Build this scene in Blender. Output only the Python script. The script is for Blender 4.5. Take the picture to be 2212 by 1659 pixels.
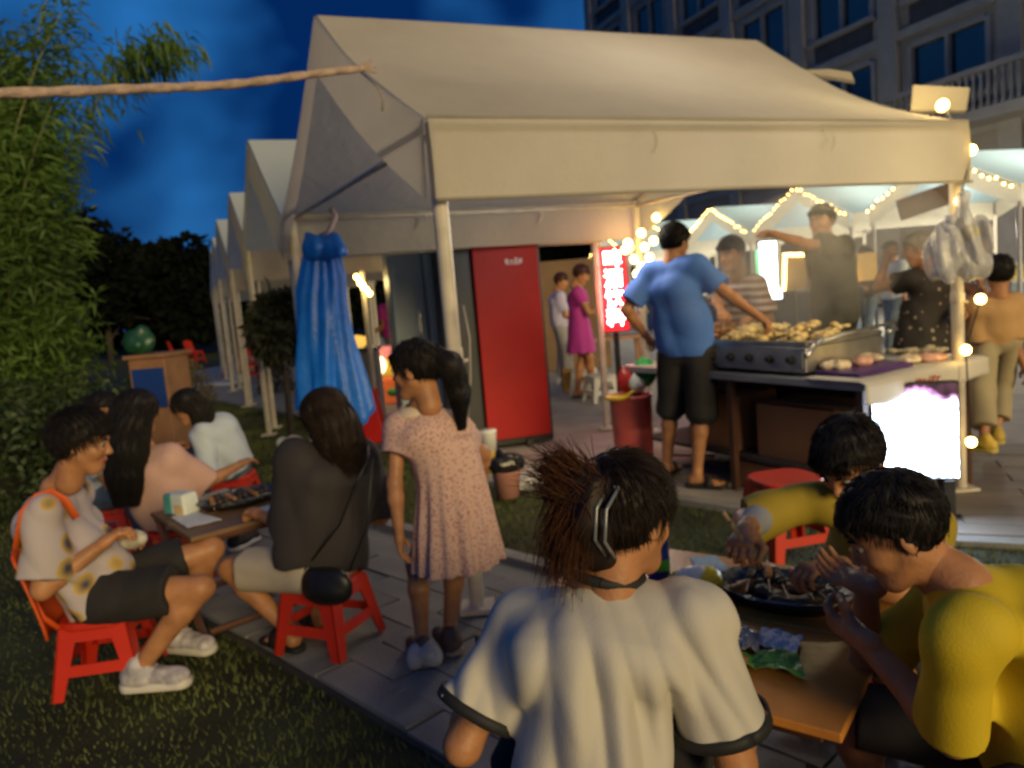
import bpy, math, random
import numpy as np
from mathutils import Vector, Matrix
for _o in list(bpy.data.objects): bpy.data.objects.remove(_o)
random.seed(7); RN = np.random.RandomState(11)
PI = math.pi; R = math.radians
SC = bpy.context.scene; COL = SC.collection
# ------------------------------------------------------------ camera
CAMZ = 1.4; FPX = 770.0; PIT = R(6.65); ROL = R(4.87)
V3 = lambda *a: np.array(a, float)
_f = V3(0, math.cos(PIT), -math.sin(PIT)); _u = V3(0, math.sin(PIT), math.cos(PIT)); _r = V3(1, 0, 0)
CR = _r*math.cos(ROL) - _u*math.sin(ROL); CU = _u*math.cos(ROL) + _r*math.sin(ROL)
cam = bpy.data.objects.new('camera', bpy.data.cameras.new('camera')); COL.objects.link(cam)
cam.matrix_world = Matrix(((CR[0], CU[0], -_f[0], 0), (CR[1], CU[1], -_f[1], 0), (CR[2], CU[2], -_f[2], CAMZ), (0, 0, 0, 1)))
cam.data.sensor_width = 36; cam.data.lens = FPX/1024*36; cam.data.clip_start = .05; cam.data.clip_end = 600
cam.data.dof.use_dof = True; cam.data.dof.focus_distance = .62
cam.data.dof.aperture_fstop = cam.data.lens/1000/.0033
SC.camera = cam
# ------------------------------------------------------------ sky and the warm low light behind the camera
W = bpy.data.worlds.new('World'); SC.world = W; W.use_nodes = True
nt = W.node_tree; nt.nodes.clear(); N = nt.nodes.new; Lk = nt.links.new
out = N('ShaderNodeOutputWorld'); bg = N('ShaderNodeBackground'); Lk(bg.outputs[0], out.inputs[0])
sky = N('ShaderNodeTexSky'); sky.sky_type = 'NISHITA'; sky.sun_disc = False
SUN_AZ = R(-62); SUN_EL = R(15)      # direction towards the light, from +X
sky.sun_elevation = R(1.0); sky.sun_rotation = R(90)-SUN_AZ; sky.ozone_density = 6
tc = N('ShaderNodeTexCoord'); mp = N('ShaderNodeMapping'); mp.inputs['Scale'].default_value = (1, 1, 1.7); mp.inputs['Location'].default_value = (7, 2, 4)
Lk(tc.outputs['Generated'], mp.inputs[0])
nz = N('ShaderNodeTexNoise'); nz.inputs['Scale'].default_value = 2.6; nz.inputs['Detail'].default_value = 3; nz.inputs['Roughness'].default_value = .55
nz.inputs['Distortion'].default_value = .15
Lk(mp.outputs[0], nz.inputs['Vector'])
cr = N('ShaderNodeValToRGB'); e = cr.color_ramp.elements
e[0].position = .46; e[0].color = (.0003, .013, .078, 1); e[1].position = .68; e[1].color = (.018, .14, .40, 1)
Lk(nz.outputs[0], cr.inputs[0])
mx = N('ShaderNodeMixRGB'); mx.blend_type = 'ADD'; mx.inputs[0].default_value = .03
Lk(cr.outputs[0], mx.inputs[1]); Lk(sky.outputs[0], mx.inputs[2])
Lk(mx.outputs[0], bg.inputs[0]); bg.inputs[1].default_value = .86
sun = bpy.data.objects.new('sun', bpy.data.lights.new('sun', 'SUN')); COL.objects.link(sun)
sun.data.energy = 2.25; sun.data.color = (1, .76, .36); sun.data.angle = R(26)
_sd = Vector((math.cos(SUN_AZ)*math.cos(SUN_EL), math.sin(SUN_AZ)*math.cos(SUN_EL), math.sin(SUN_EL)))
sun.rotation_euler = _sd.to_track_quat('Z', 'Y').to_euler()
SC.view_settings.view_transform = 'Standard'; SC.view_settings.look = 'None'; SC.view_settings.exposure = .22; SC.view_settings.gamma = 1
SC.cycles.max_bounces = 6; SC.cycles.diffuse_bounces = 3; SC.cycles.transparent_max_bounces = 12
SC.cycles.sample_clamp_indirect = 4; SC.cycles.use_denoising = True
# ------------------------------------------------------------ placing helpers: a picture point (2212 wide) on a plane or at a distance
K = 1024/2212
def _ray(x, y): return _f + CR*(x*K-512)/FPX + CU*(384-y*K)/FPX
def G(x, y, z=0.0):
    d = _ray(x, y); return V3(0, 0, CAMZ) + d*(z-CAMZ)/d[2]
def A(x, y, Y):
    d = _ray(x, y); return V3(0, 0, CAMZ) + d*Y/d[1]
# ------------------------------------------------------------ materials
MATS = {}
def mat(name, col, rough=.6, var=.15, vs=6., bump=.0, bs=60., metal=0., emit=None, es=0., trans=0., alpha=1., sub=0., coords='Object', spec=.5, bdist=.01):
    if name in MATS: return MATS[name]
    m = bpy.data.materials.new(name); m.use_nodes = True; MATS[name] = m
    t = m.node_tree; b = t.nodes['Principled BSDF']
    b.inputs['Roughness'].default_value = rough; b.inputs['Metallic'].default_value = metal
    b.inputs['Specular IOR Level'].default_value = spec
    c = t.nodes.new('ShaderNodeTexCoord')
    if var > 0:
        n = t.nodes.new('ShaderNodeTexNoise'); n.inputs['Scale'].default_value = vs; n.inputs['Detail'].default_value = 5
        t.links.new(c.outputs[coords], n.inputs['Vector'])
        r = t.nodes.new('ShaderNodeValToRGB'); r.color_ramp.elements[0].position = .3; r.color_ramp.elements[1].position = .72
        r.color_ramp.elements[0].color = tuple(max(0, x*(1-var)) for x in col)+(1,)
        r.color_ramp.elements[1].color = tuple(min(1, x*(1+var)) for x in col)+(1,)
        t.links.new(n.outputs[0], r.inputs[0]); t.links.new(r.outputs[0], b.inputs['Base Color'])
    else: b.inputs['Base Color'].default_value = tuple(col)+(1,)
    if bump > 0:
        n2 = t.nodes.new('ShaderNodeTexNoise'); n2.inputs['Scale'].default_value = bs; n2.inputs['Detail'].default_value = 4
        t.links.new(c.outputs[coords], n2.inputs['Vector'])
        bp = t.nodes.new('ShaderNodeBump'); bp.inputs['Strength'].default_value = bump; bp.inputs['Distance'].default_value = bdist
        t.links.new(n2.outputs[0], bp.inputs['Height']); t.links.new(bp.outputs[0], b.inputs['Normal'])
    if emit: b.inputs['Emission Color'].default_value = tuple(emit)+(1,); b.inputs['Emission Strength'].default_value = es
    if sub: b.inputs['Subsurface Weight'].default_value = sub; b.inputs['Subsurface Radius'].default_value = (.01, .004, .002)
    if alpha < 1: b.inputs['Alpha'].default_value = alpha
    if trans: 
        tr = t.nodes.new('ShaderNodeBsdfTranslucent'); tr.inputs[0].default_value = tuple(col)+(1,)
        ms = t.nodes.new('ShaderNodeMixShader'); ms.inputs[0].default_value = trans
        o = t.nodes['Material Output']; t.links.new(b.outputs[0], ms.inputs[1]); t.links.new(tr.outputs[0], ms.inputs[2]); t.links.new(ms.outputs[0], o.inputs[0])
    return m
# ------------------------------------------------------------ objects
def tag(o, label=None, cat=None, group=None, kind=None):
    if label: o['label'] = label
    if cat: o['category'] = cat
    if group: o['group'] = group
    if kind: o['kind'] = kind
    return o
def thing(name, loc, label, cat, group=None, rz=0):
    o = bpy.data.objects.new(name, None); COL.objects.link(o); o.empty_display_size = .1
    o.location = tuple(map(float, loc)); o.rotation_euler[2] = rz
    return tag(o, label, cat, group)
def npmesh(name, v, f, smooth=True):
    """v (n,3) floats, f list of int arrays (quads and tris)"""
    me = bpy.data.meshes.new(name); v = np.asarray(v, np.float32)
    fs = [np.asarray(a, np.int32) for a in (f if isinstance(f, list) else [f]) if len(a)]
    nl = sum(a.size for a in fs); npoly = sum(len(a) for a in fs)
    me.vertices.add(len(v)); me.vertices.foreach_set('co', v.ravel())
    me.loops.add(nl); me.loops.foreach_set('vertex_index', np.concatenate([a.ravel() for a in fs]))
    me.polygons.add(npoly)
    tot = np.concatenate([np.full(len(a), a.shape[1], np.int32) for a in fs]); st = np.concatenate([[0], np.cumsum(tot)[:-1]]).astype(np.int32)
    me.polygons.foreach_set('loop_start', st); me.polygons.foreach_set('loop_total', tot)
    me.polygons.foreach_set('use_smooth', np.full(npoly, smooth)); me.update(calc_edges=True); me.validate()
    return me
class MB:
    """collects shapes into one mesh"""
    def __init__(s): s.v = []; s.f = []; s.m = []; s.cur = 0
    def raw(s, vs, fs):
        o = len(s.v); s.v += [tuple(map(float, p)) for p in vs]; s.f += [tuple(i+o for i in q) for q in fs]; s.m += [s.cur]*len(fs); return s
    def box(s, c, d, rz=0, rx=0, ry=0, taper=1.):
        M = Matrix.Rotation(rz, 3, 'Z') @ Matrix.Rotation(ry, 3, 'Y') @ Matrix.Rotation(rx, 3, 'X'); P = []
        for z in (-.5, .5):
            k = taper if z > 0 else 1
            for x, y in ((-.5, -.5), (.5, -.5), (.5, .5), (-.5, .5)):
                q = M @ Vector((x*d[0]*k, y*d[1]*k, z*d[2])); P.append((q.x+c[0], q.y+c[1], q.z+c[2]))
        return s.raw(P, [(3, 2, 1, 0), (4, 5, 6, 7), (0, 1, 5, 4), (1, 2, 6, 5), (2, 3, 7, 6), (3, 0, 4, 7)])
    def hexa(s, P): return s.raw(P, [(3, 2, 1, 0), (4, 5, 6, 7), (0, 1, 5, 4), (1, 2, 6, 5), (2, 3, 7, 6), (3, 0, 4, 7)])
    def tube(s, pts, r, n=8, cap=True, flat=1.):
        pts = [Vector(p) for p in pts]; rs = r if isinstance(r, (list, tuple)) else [r]*len(pts); P = []; up = None
        for i, p in enumerate(pts):
            t = (pts[min(i+1, len(pts)-1)]-pts[max(i-1, 0)]).normalized()
            if up is None: up = Vector((0, 0, 1)) if abs(t.z) < .9 else Vector((1, 0, 0))
            a = t.cross(up).normalized(); b = a.cross(t).normalized(); up = b
            for k in range(n):
                w = 2*PI*k/n; q = p + a*math.cos(w)*rs[i] + b*math.sin(w)*rs[i]*flat; P.append(q)
        F = [(i*n+k, i*n+(k+1) % n, (i+1)*n+(k+1) % n, (i+1)*n+k) for i in range(len(pts)-1) for k in range(n)]
        if cap: F += [tuple(range(n))[::-1], tuple((len(pts)-1)*n+k for k in range(n))]
        return s.raw(P, F)
    def lathe(s, c, prof, n=16, ax=(0, 0, 1), cap=True, sx=1., sy=1.):
        q = Vector((0, 0, 1)).rotation_difference(Vector(ax)); P = []
        for r, z in prof:
            for k in range(n):
                w = 2*PI*k/n; v = q @ Vector((r*math.cos(w)*sx, r*math.sin(w)*sy, z)); P.append((v.x+c[0], v.y+c[1], v.z+c[2]))
        m = len(prof); F = [(i*n+k, i*n+(k+1) % n, (i+1)*n+(k+1) % n, (i+1)*n+k) for i in range(m-1) for k in range(n)]
        if cap: F += [tuple(range(n))[::-1], tuple((m-1)*n+k for k in range(n))]
        return s.raw(P, F)
    def ball(s, c, r, n=8, m=6, sx=1., sy=1., sz=1.):
        return s.lathe(c, [(r*math.sin(PI*(i+.02)/(m+.04)), -r*sz*math.cos(PI*(i+.02)/(m+.04))) for i in range(m+1)], n, sx=sx, sy=sy)
    def prism(s, poly, a, b):
        """poly extruded from offset a to offset b (vectors)"""
        n = len(poly); P = [tuple(Vector(p)+Vector(a)) for p in poly]+[tuple(Vector(p)+Vector(b)) for p in poly]
        return s.raw(P, [tuple(range(n))[::-1], tuple(range(n, 2*n))]+[(i, (i+1) % n, n+(i+1) % n, n+i) for i in range(n)])
    def grid(s, fn, nu, nv):
        P = [fn(i/nu, j/nv) for j in range(nv+1) for i in range(nu+1)]
        return s.raw(P, [(j*(nu+1)+i, j*(nu+1)+i+1, (j+1)*(nu+1)+i+1, (j+1)*(nu+1)+i) for j in range(nv) for i in range(nu)])
    def mesh(s, name, smooth=False):
        me = bpy.data.meshes.new(name); me.from_pydata(s.v, [], s.f); me.validate()
        if any(s.m) and len(me.polygons) == len(s.m): me.polygons.foreach_set('material_index', s.m)
        if smooth: me.polygons.foreach_set('use_smooth', [True]*len(me.polygons))
        me.update(); return me
def part(name, mb, m, parent=None, smooth=False, bevel=0., world=False, solid=0., auto=False, **tg):
    me = mb.mesh(name, smooth) if isinstance(mb, MB) else mb
    for x in (m if isinstance(m, (list, tuple)) else [m]): me.materials.append(x)
    o = bpy.data.objects.new(name, me); COL.objects.link(o)
    if parent is not None:
        o.parent = parent
        if world: me.transform(Matrix.Translation(Vector(-rootloc(parent))))
    if bevel:
        b = o.modifiers.new('bevel', 'BEVEL'); b.width = bevel; b.segments = 2; b.limit_method = 'ANGLE'
    if solid:
        b = o.modifiers.new('solid', 'SOLIDIFY'); b.thickness = solid; b.offset = 0
    return tag(o, **tg)
def rootloc(o):
    v = Vector(o.location)
    while o.parent: o = o.parent; v += o.location
    return v
def one(name, mb, m, label, cat, loc=None, **k):
    """a thing that is one mesh; geometry in world coordinates, origin moved to loc"""
    g = k.pop('group', None)
    o = part(name, mb, m, **k); tag(o, label, cat, g)
    if loc is not None:
        o.data.transform(Matrix.Translation(Vector([-float(x) for x in loc]))); o.location = tuple(map(float, loc))
    return o
def struct(name, mb, m, **k): o = part(name, mb, m, **k); o['kind'] = 'structure'; return o
def copy_tree(o, parent=None):
    c = o.copy(); COL.objects.link(c); c.parent = parent
    for ch in o.children: copy_tree(ch, c)
    return c
def again(root, loc, rz, label, group=None, scale=None):
    c = copy_tree(root); c.location = tuple(map(float, loc)); c.rotation_euler[2] = rz; c['label'] = label
    if group: c['group'] = group
    if scale: c.scale = (scale,)*3
    return c
# ------------------------------------------------------------ signed-distance modelling of bodies, hair and clothes
def nrm(v): v = np.asarray(v, float); return v/(np.linalg.norm(v)+1e-9)
def smin(a, b, k):
    h = np.clip(.5+.5*(b-a)/k, 0, 1); return b+(a-b)*h-k*h*(1-h)
class SDF:
    def __init__(s): s.p = []; s.post = []
    def add(s, lo, hi, fn, k, op): s.p.append((np.asarray(lo, float), np.asarray(hi, float), fn, k, op)); return s
    def cone(s, a, b, ra, rb, k=.02, lat=None, ratio=1., caps=(), hollow=0., op='u'):
        a = np.asarray(a, float); b = np.asarray(b, float); m = max(ra, rb)*max(1, ratio)
        ba = b-a; lt = None if lat is None else nrm(lat); g = 1-1/ratio
        if lt is not None: ba = ba-lt*(ba@lt)*g
        bb = ba@ba+1e-12
        def fn(X, Y, Z):
            x, y, z = X-a[0], Y-a[1], Z-a[2]
            if lt is not None:
                l = (x*lt[0]+y*lt[1]+z*lt[2])*g; x = x-lt[0]*l; y = y-lt[1]*l; z = z-lt[2]*l
            h = np.clip((x*ba[0]+y*ba[1]+z*ba[2])/bb, 0, 1)
            d0 = np.sqrt((x-h*ba[0])**2+(y-h*ba[1])**2+(z-h*ba[2])**2); d = d0-(ra+(rb-ra)*h)
            for c, n in caps:
                pl = (X-c[0])*n[0]+(Y-c[1])*n[1]+(Z-c[2])*n[2]
                d = np.maximum(d, pl)
                if hollow: d = np.maximum(d, -np.maximum(d0-(ra+(rb-ra)*h-hollow), -pl-.045))
            return d
        return s.add(np.minimum(a, b)-m, np.maximum(a, b)+m, fn, k, op)
    def chain(s, pts, rs, k=.02, **kw):
        for i in range(len(pts)-1): s.cone(pts[i], pts[i+1], rs[i], rs[i+1], k, **kw)
        return s
    def ell(s, c, r, k=.02, ax=None, op='u'):
        c = np.asarray(c, float); r = np.asarray(r, float); M = np.eye(3) if ax is None else np.array([nrm(q) for q in ax]); m = max(r)
        def fn(X, Y, Z):
            x, y, z = X-c[0], Y-c[1], Z-c[2]
            q = [M[i][0]*x+M[i][1]*y+M[i][2]*z for i in range(3)]
            k0 = np.sqrt(sum((q[i]/r[i])**2 for i in range(3))); k1 = np.sqrt(sum((q[i]/r[i]**2)**2 for i in range(3)))+1e-6
            return k0*(k0-1)/k1
        return s.add(c-m, c+m, fn, k, op)
    def skirt(s, c, up, L, z0, z1, r0, r1, rat, n, amp, k=.02, seed=0):
        """flared pleated skirt round axis up; z0 top, z1 hem (along up, from c)"""
        c = np.asarray(c, float); up = nrm(up); L = nrm(L); Fv = np.cross(L, up); m = max(r0, r1)*max(rat, 1)*1.2
        def fn(X, Y, Z):
            x, y, z = X-c[0], Y-c[1], Z-c[2]
            h = x*up[0]+y*up[1]+z*up[2]; l = (x*L[0]+y*L[1]+z*L[2])/rat; f = x*Fv[0]+y*Fv[1]+z*Fv[2]
            t = np.clip((z0-h)/(z0-z1), 0, 1); th = np.arctan2(l, f)
            rr = (r0+(r1-r0)*t**.85)*(1+amp*t*(np.sin(n*th+seed)+.5*np.sin(n*.5*th+1.3+seed+2*t)))
            d = (np.sqrt(l*l+f*f)-rr)*.85
            return np.maximum(np.maximum(d, h-z0), z1-h)
        a, b = c+up*z0, c+up*z1
        return s.add(np.minimum(a, b)-m, np.maximum(a, b)+m, fn, k, 'u')
    def mesh(s, h, only=None):
        U = [p for p in s.p if p[4] == 'u']
        lo = np.min([p[0] for p in U], 0)-4*h; hi = np.max([p[1] for p in U], 0)+4*h
        n = np.ceil((hi-lo)/h).astype(int)+1
        ax = [(lo[i]+h*np.arange(n[i])).astype(np.float32) for i in range(3)]
        F = np.full(n, .12, np.float32)
        for plo, phi, fn, k, op in s.p:
            m = k+3*h; i0 = np.clip(np.floor((plo-m-lo)/h).astype(int), 0, n); i1 = np.clip(np.ceil((phi+m-lo)/h).astype(int)+1, 0, n)
            if np.any(i1 <= i0): continue
            sl = tuple(slice(a, b) for a, b in zip(i0, i1))
            X = ax[0][sl[0]][:, None, None]; Y = ax[1][sl[1]][None, :, None]; Z = ax[2][sl[2]][None, None, :]
            d = fn(X, Y, Z)
            if op == 'u': F[sl] = smin(F[sl], d, k)
            elif op == 's': F[sl] = -smin(-F[sl], d, k)
            elif op == 'i': F[sl] = np.maximum(F[sl], d)
        for fn in s.post: F = fn(F, ax[0][:, None, None], ax[1][None, :, None], ax[2][None, None, :])
        F = np.array(F, np.float32)
        F[0] = F[-1] = .1; F[:, 0] = F[:, -1] = .1; F[:, :, 0] = F[:, :, -1] = .1
        return nets(F, lo, h)
def nets(F, lo, h):
    n = np.array(F.shape); S = F < 0; C = n-1; strides = (C[1]*C[2], C[2], 1)
    ncell = int(C[0]*C[1]*C[2]); cnt = np.zeros(ncell); acc = np.zeros((3, ncell)); quads = []
    for a in range(3):
        s0 = [slice(None)]*3; s1 = [slice(None)]*3; s0[a] = slice(0, -1); s1[a] = slice(1, None)
        A0 = S[tuple(s0)]; m = A0 != S[tuple(s1)]
        idx = np.argwhere(m); f0 = F[tuple(s0)][m]; f1 = F[tuple(s1)][m]; t = f0/(f0-f1); sg = A0[m]
        pos = idx.astype(float); pos[:, a] += t; b, c = [(1, 2), (2, 0), (0, 1)][a]; ids = []
        for ob, oc in ((0, 0), (1, 0), (1, 1), (0, 1)):
            q = idx.copy(); q[:, b] -= ob; q[:, c] -= oc
            i = q[:, 0]*strides[0]+q[:, 1]*strides[1]+q[:, 2]; ids.append(i)
            cnt += np.bincount(i, minlength=ncell)
            for d in range(3): acc[d] += np.bincount(i, weights=pos[:, d], minlength=ncell)
        Q = np.stack(ids, 1); Q[~sg] = Q[~sg][:, ::-1]; quads.append(Q)
    used = np.nonzero(cnt)[0]; remap = np.full(ncell, -1, np.int64); remap[used] = np.arange(len(used))
    V = (acc[:, used]/cnt[used]).T*h+lo
    return V, remap[np.concatenate(quads)]
def folds(seed, amp, dirs=None, freq=(22, 60), n=6, along=None, squash=.25):
    """cloth folds: waves that run mostly along one direction"""
    r = np.random.RandomState(seed); al = nrm(along if along is not None else (0, 0, 1)); W = []
    for i in range(n):
        v = r.normal(size=3); v -= al*(v@al)*(1-squash); W.append((nrm(v)*r.uniform(*freq), r.uniform(0, 6.28), r.uniform(.5, 1)))
    def fn(F, X, Y, Z):
        band = np.abs(F) < .05; idx = np.nonzero(band); F = np.array(F)
        x = X[idx[0], 0, 0]; y = Y[0, idx[1], 0]; z = Z[0, 0, idx[2]]; d = 0
        w = .35*np.sin(9*x+7*z+seed)+.35*np.sin(8*y-6*z)
        for k, p, a in W: d = d+a*1.3*(1.25-2*np.sqrt(np.sin(.5*(k[0]*x+k[1]*y+k[2]*z+p+3*w))**2+.02))
        F[idx] += (amp*d/math.sqrt(n)).astype(np.float32); return F
    return fn
def join(parts):
    V = []; Fq = []; o = 0
    for v, f in parts: V.append(v); Fq.append(np.asarray(f)+o); o += len(v)
    return np.concatenate(V), Fq
def tubes(P, r0, r1=.2, n=3):
    """P (N,M,3) paths -> thin tapering strands"""
    N_, M_, _ = P.shape; T = np.gradient(P, axis=1); T /= np.linalg.norm(T, axis=2, keepdims=True)+1e-9
    ref = np.zeros_like(T); ref[..., 0] = .3; ref[..., 1] = .9; ref[..., 2] = .2
    a = np.cross(T, ref); a /= np.linalg.norm(a, axis=2, keepdims=True)+1e-9; b = np.cross(T, a)
    rad = (r0*(1+(r1-1)*np.linspace(0, 1, M_)))[None, :, None]
    V = np.stack([P+rad*(a*math.cos(2*PI*k/n)+b*math.sin(2*PI*k/n)) for k in range(n)], 2).reshape(-1, 3)
    i = np.arange(N_)[:, None, None]*M_*n; j = np.arange(M_-1)[None, :, None]*n; k = np.arange(n)[None, None, :]; k2 = (k+1) % n
    return V, np.stack([i+j+k, i+j+k2, i+j+n+k2, i+j+n+k], -1).reshape(-1, 4)
# ---- head (front +x, left +y, up +z; centre between the ears), about 0.23 tall
def head_mesh(h):
    s = SDF()
    s.ell((-.012, 0, .032), (.098, .077, .088), .02); s.ell((.022, 0, -.03), (.068, .058, .082), .03)
    s.cone((.062, -.012, -.092), (.062, .012, -.092), .020, .020, .03)
    for q in (-1, 1):
        s.cone((.0, .05*q, -.045), (.055, .022*q, -.088), .02, .018, .03)
        s.ell((.056, .037*q, -.022), (.028, .024, .026), .02)
        s.cone((.079, .012*q, .033), (.066, .048*q, .033), .011, .008, .016)
        s.cone((.094, .030*q, .010), (.092, .033*q, .010), .009, .009, .014, op='s')
        s.cone((.094, .008*q, -.026), (.090, .014*q, -.028), .007, .006, .008)
        s.ell((-.012, .080*q, -.002), (.017, .007, .031), .006, ax=((1, .45*q, 0), (-.45*q, 1, 0), (0, 0, 1)))
    s.cone((.080, 0, .022), (.104, 0, -.020), .007, .011, .012)
    s.cone((.083, -.015, -.052), (.083, .015, -.052), .007, .007, .008); s.cone((.091, 0, -.052), (.089, 0, -.054), .006, .006, .01)
    s.cone((.080, -.012, -.063), (.080, .012, -.063), .007, .007, .008)
    s.cone((-.025, 0, -.05), (-.03, 0, -.16), .052, .052, .03)
    return s.mesh(h)
HM = {}
def get_head(h):
    if h not in HM: HM[h] = head_mesh(h)
    return HM[h]
# ---- right hand, wrist at origin, fingers along +x, palm facing -z, thumb towards +y
def hand_mesh(curl, h, spread=.0):
    s = SDF()
    s.cone((-.03, 0, 0), (.02, 0, 0), .024, .024, .02, lat=(0, 1, 0), ratio=1.15)
    s.cone((.015, -.012, 0), (.078, -.022, 0), .015, .012, .02); s.cone((.015, .010, 0), (.082, .022, 0), .016, .012, .02); s.cone((.02, 0, 0), (.082, 0, .002), .015, .012, .02)
    for i, (y, L_, r) in enumerate(((.030, .074, .0092), (.010, .082, .0095), (-.010, .076, .009), (-.029, .060, .008))):
        p = np.array((.082-.004*abs(i-1), y, 0.)); ang = 0; d = nrm((1, (y*2)*(.35+spread), 0))
        for j, fr in enumerate((.42, .32, .26)):
            ang += curl*(.75, 1.0, .75)[j]
            q = p+L_*fr*np.array((d[0]*math.cos(ang), d[1]*math.cos(ang), -math.sin(ang)))
            s.cone(p, q, r*(1-.1*j), r*(1-.1*(j+1)), .005); p = q
    a = np.array((.022, .022, -.004)); b = a+(.028, .032, -.012-.01*curl); c = b+np.array((.030, .010-.02*curl, -.006-.018*curl))
    s.cone(a, b, .015, .012, .014); s.cone(b, c, .0115, .009, .006)
    return s.mesh(h)
HH = {}
def get_hand(curl, h):
    if (curl, h) not in HH: HH[(curl, h)] = hand_mesh(curl, h)
    return HH[(curl, h)]
def ik(a, c, l1, l2, hint):
    a = np.asarray(a, float); c = np.asarray(c, float); d = c-a; L_ = np.linalg.norm(d); u = d/L_
    if L_ > (l1+l2)*.995: c = a+u*(l1+l2)*.995; L_ = (l1+l2)*.995
    x = (L_*L_+l1*l1-l2*l2)/(2*L_); y = math.sqrt(max(l1*l1-x*x, 1e-6))
    h = np.asarray(hint, float); h = nrm(h-u*(h@u)); return a+u*x+h*y, c
def hair_keep(p):   # scalp side of the hairline, head coordinates
    return p[:, 2] > .95*p[:, 0]-.004
def scalp(n, seed, off=1.06):
    r = np.random.RandomState(seed); d = r.normal(size=(n*3, 3)); d /= np.linalg.norm(d, axis=1, keepdims=True)
    p = np.array((-.012, 0, .032))+d*np.array((.098, .077, .088))*off; k = hair_keep(p); return p[k][:n], d[k][:n], r
def short_hair(h, seed=1, thick=.016, n=900, L_=.035, lift=.006, fringe=True, sr=.0016, wild=.13):
    s = SDF(); s.ell((-.012, 0, .034), (.098+thick, .077+thick*.8, .088+thick), .01)
    s.post.append(lambda F, X, Y, Z: np.maximum(F, (.72*X-.70*Z-.006-.012*np.cos(Y*26)+.006*np.sin(Y*90+X*40))))
    s.post.append(lambda F, X, Y, Z: F+.0022*np.sin(150*X+40*Y+3*np.sin(60*Z))*np.sin(120*Y+60*Z)+.0015*np.sin(70*X-90*Z+50*Y))
    s.post.append(lambda F, X, Y, Z: np.maximum(F, -Z-.075))
    v, f = s.mesh(h); P, d, r = scalp(n, seed, 1.0)
    P = np.array((-.012, 0, .034))+d*np.array((.098+thick, .077+thick*.8, .088+thick))*.985
    cr_ = np.array((-.06, .01, .10)); t = P-cr_; t -= d*np.sum(t*d, 1, keepdims=True); t /= np.linalg.norm(t, axis=1, keepdims=True)+1e-6
    t = t*.8+np.array((0, 0, -.35)); t -= d*np.sum(t*d, 1, keepdims=True); t /= np.linalg.norm(t, axis=1, keepdims=True)+1e-6; t += r.normal(size=t.shape)*wild; LL = L_*r.uniform(.6, 1.2, (len(P), 1)); u = np.linspace(0, 1, 4)[None, :, None]
    path = P[:, None]+t[:, None]*LL[:, None]*u+d[:, None]*lift*np.sin(u*2.4)*r.uniform(.3, 1.6, (len(P), 1, 1))
    parts = [(v, f), tubes(path, sr*1.0)]
    if fringe:
        m = 160; y = r.uniform(-.062, .062, m); st = np.stack([.062+0*y, y, .098-4*y*y], 1); en = np.stack([.094-5.5*y*y, y*1.08, .048+r.uniform(-.008, .012, m)-2*y*y], 1)
        mid = (st+en)/2+np.array((.016, 0, .006)); parts.append(tubes(np.stack([st, mid, en], 1), .003))
    return parts
def long_hair(h, pts, rs, ratio=1.6, seed=2, n=900, thick=.018, sr=.002, side=None, spread=.75, wav=.006, jit=.25):
    """cap plus a mass that follows pts (head coordinates); strands run down it"""
    s = SDF(); s.ell((-.012, 0, .034), (.098+thick, .077+thick, .088+thick), .03)
    s.post.append(lambda F, X, Y, Z: np.maximum(F, np.minimum(.74*X-.68*Z-.004+.010*np.cos(Y*26), 99)))
    cap = s.mesh(h); s = SDF()
    s.chain(pts, rs, .03, lat=(0, 1, 0), ratio=ratio)
    s.post.append(lambda F, X, Y, Z: F+.0022*np.sin(150*Y+4*np.sin(11*Z)+12*X)+.0016*np.sin(260*Y+5*np.sin(8*Z+1)+30*X))
    mass = s.mesh(h); r = np.random.RandomState(seed)
    p = np.array(pts, float); n = int(n*2); cum = np.linspace(0, 1, len(p)); u = np.linspace(0, 1, 9)
    c = np.stack([np.interp(u, cum, p[:, i]) for i in range(3)], 1); rr = np.interp(u, cum, rs)
    th = r.uniform(0, 2*PI, n); q = r.uniform(.7, 1.08, n); up0 = np.array((0, 0, 1.))
    off = np.stack([np.cos(th)*q*1.04, np.sin(th)*q*ratio*1.04, 0*th], 1)
    path = c[None]+off[:, None]*rr[None, :, None]
    path[:, :, 1] += wav*np.sin(u*9+r.uniform(0, 6, (n, 1))); path[:, :, 2] += (r.uniform(-1., .2, (n, 1))*rs[-1]*2.0)*u**2
    path += np.cumsum(r.normal(size=path.shape), 1)*.0012*jit*2.4
    P, d, r = scalp(int(n*.9), seed+5, 1.0); P = np.array((-.012, 0, .034))+d*np.array((.098+thick, .077+thick, .088+thick))*.99
    t = (P-np.array((.0, 0, .12)))*np.array((.6, 1, 0))+np.array((-.02, 0, -.16)); t -= d*np.sum(t*d, 1, keepdims=True); t /= np.linalg.norm(t, axis=1, keepdims=True)+1e-6; t += r.normal(size=t.shape)*.07
    LL = r.uniform(.04, .10, (len(P), 1)); uu = np.linspace(0, 1, 4)[None, :, None]; p2 = P[:, None]+t[:, None]*LL[:, None]*uu-d[:, None]*LL[:, None]**2*uu*uu*5.0
    return [cap, mass, tubes(path, sr, .35), tubes(p2, sr*.8, .4)]
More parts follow.
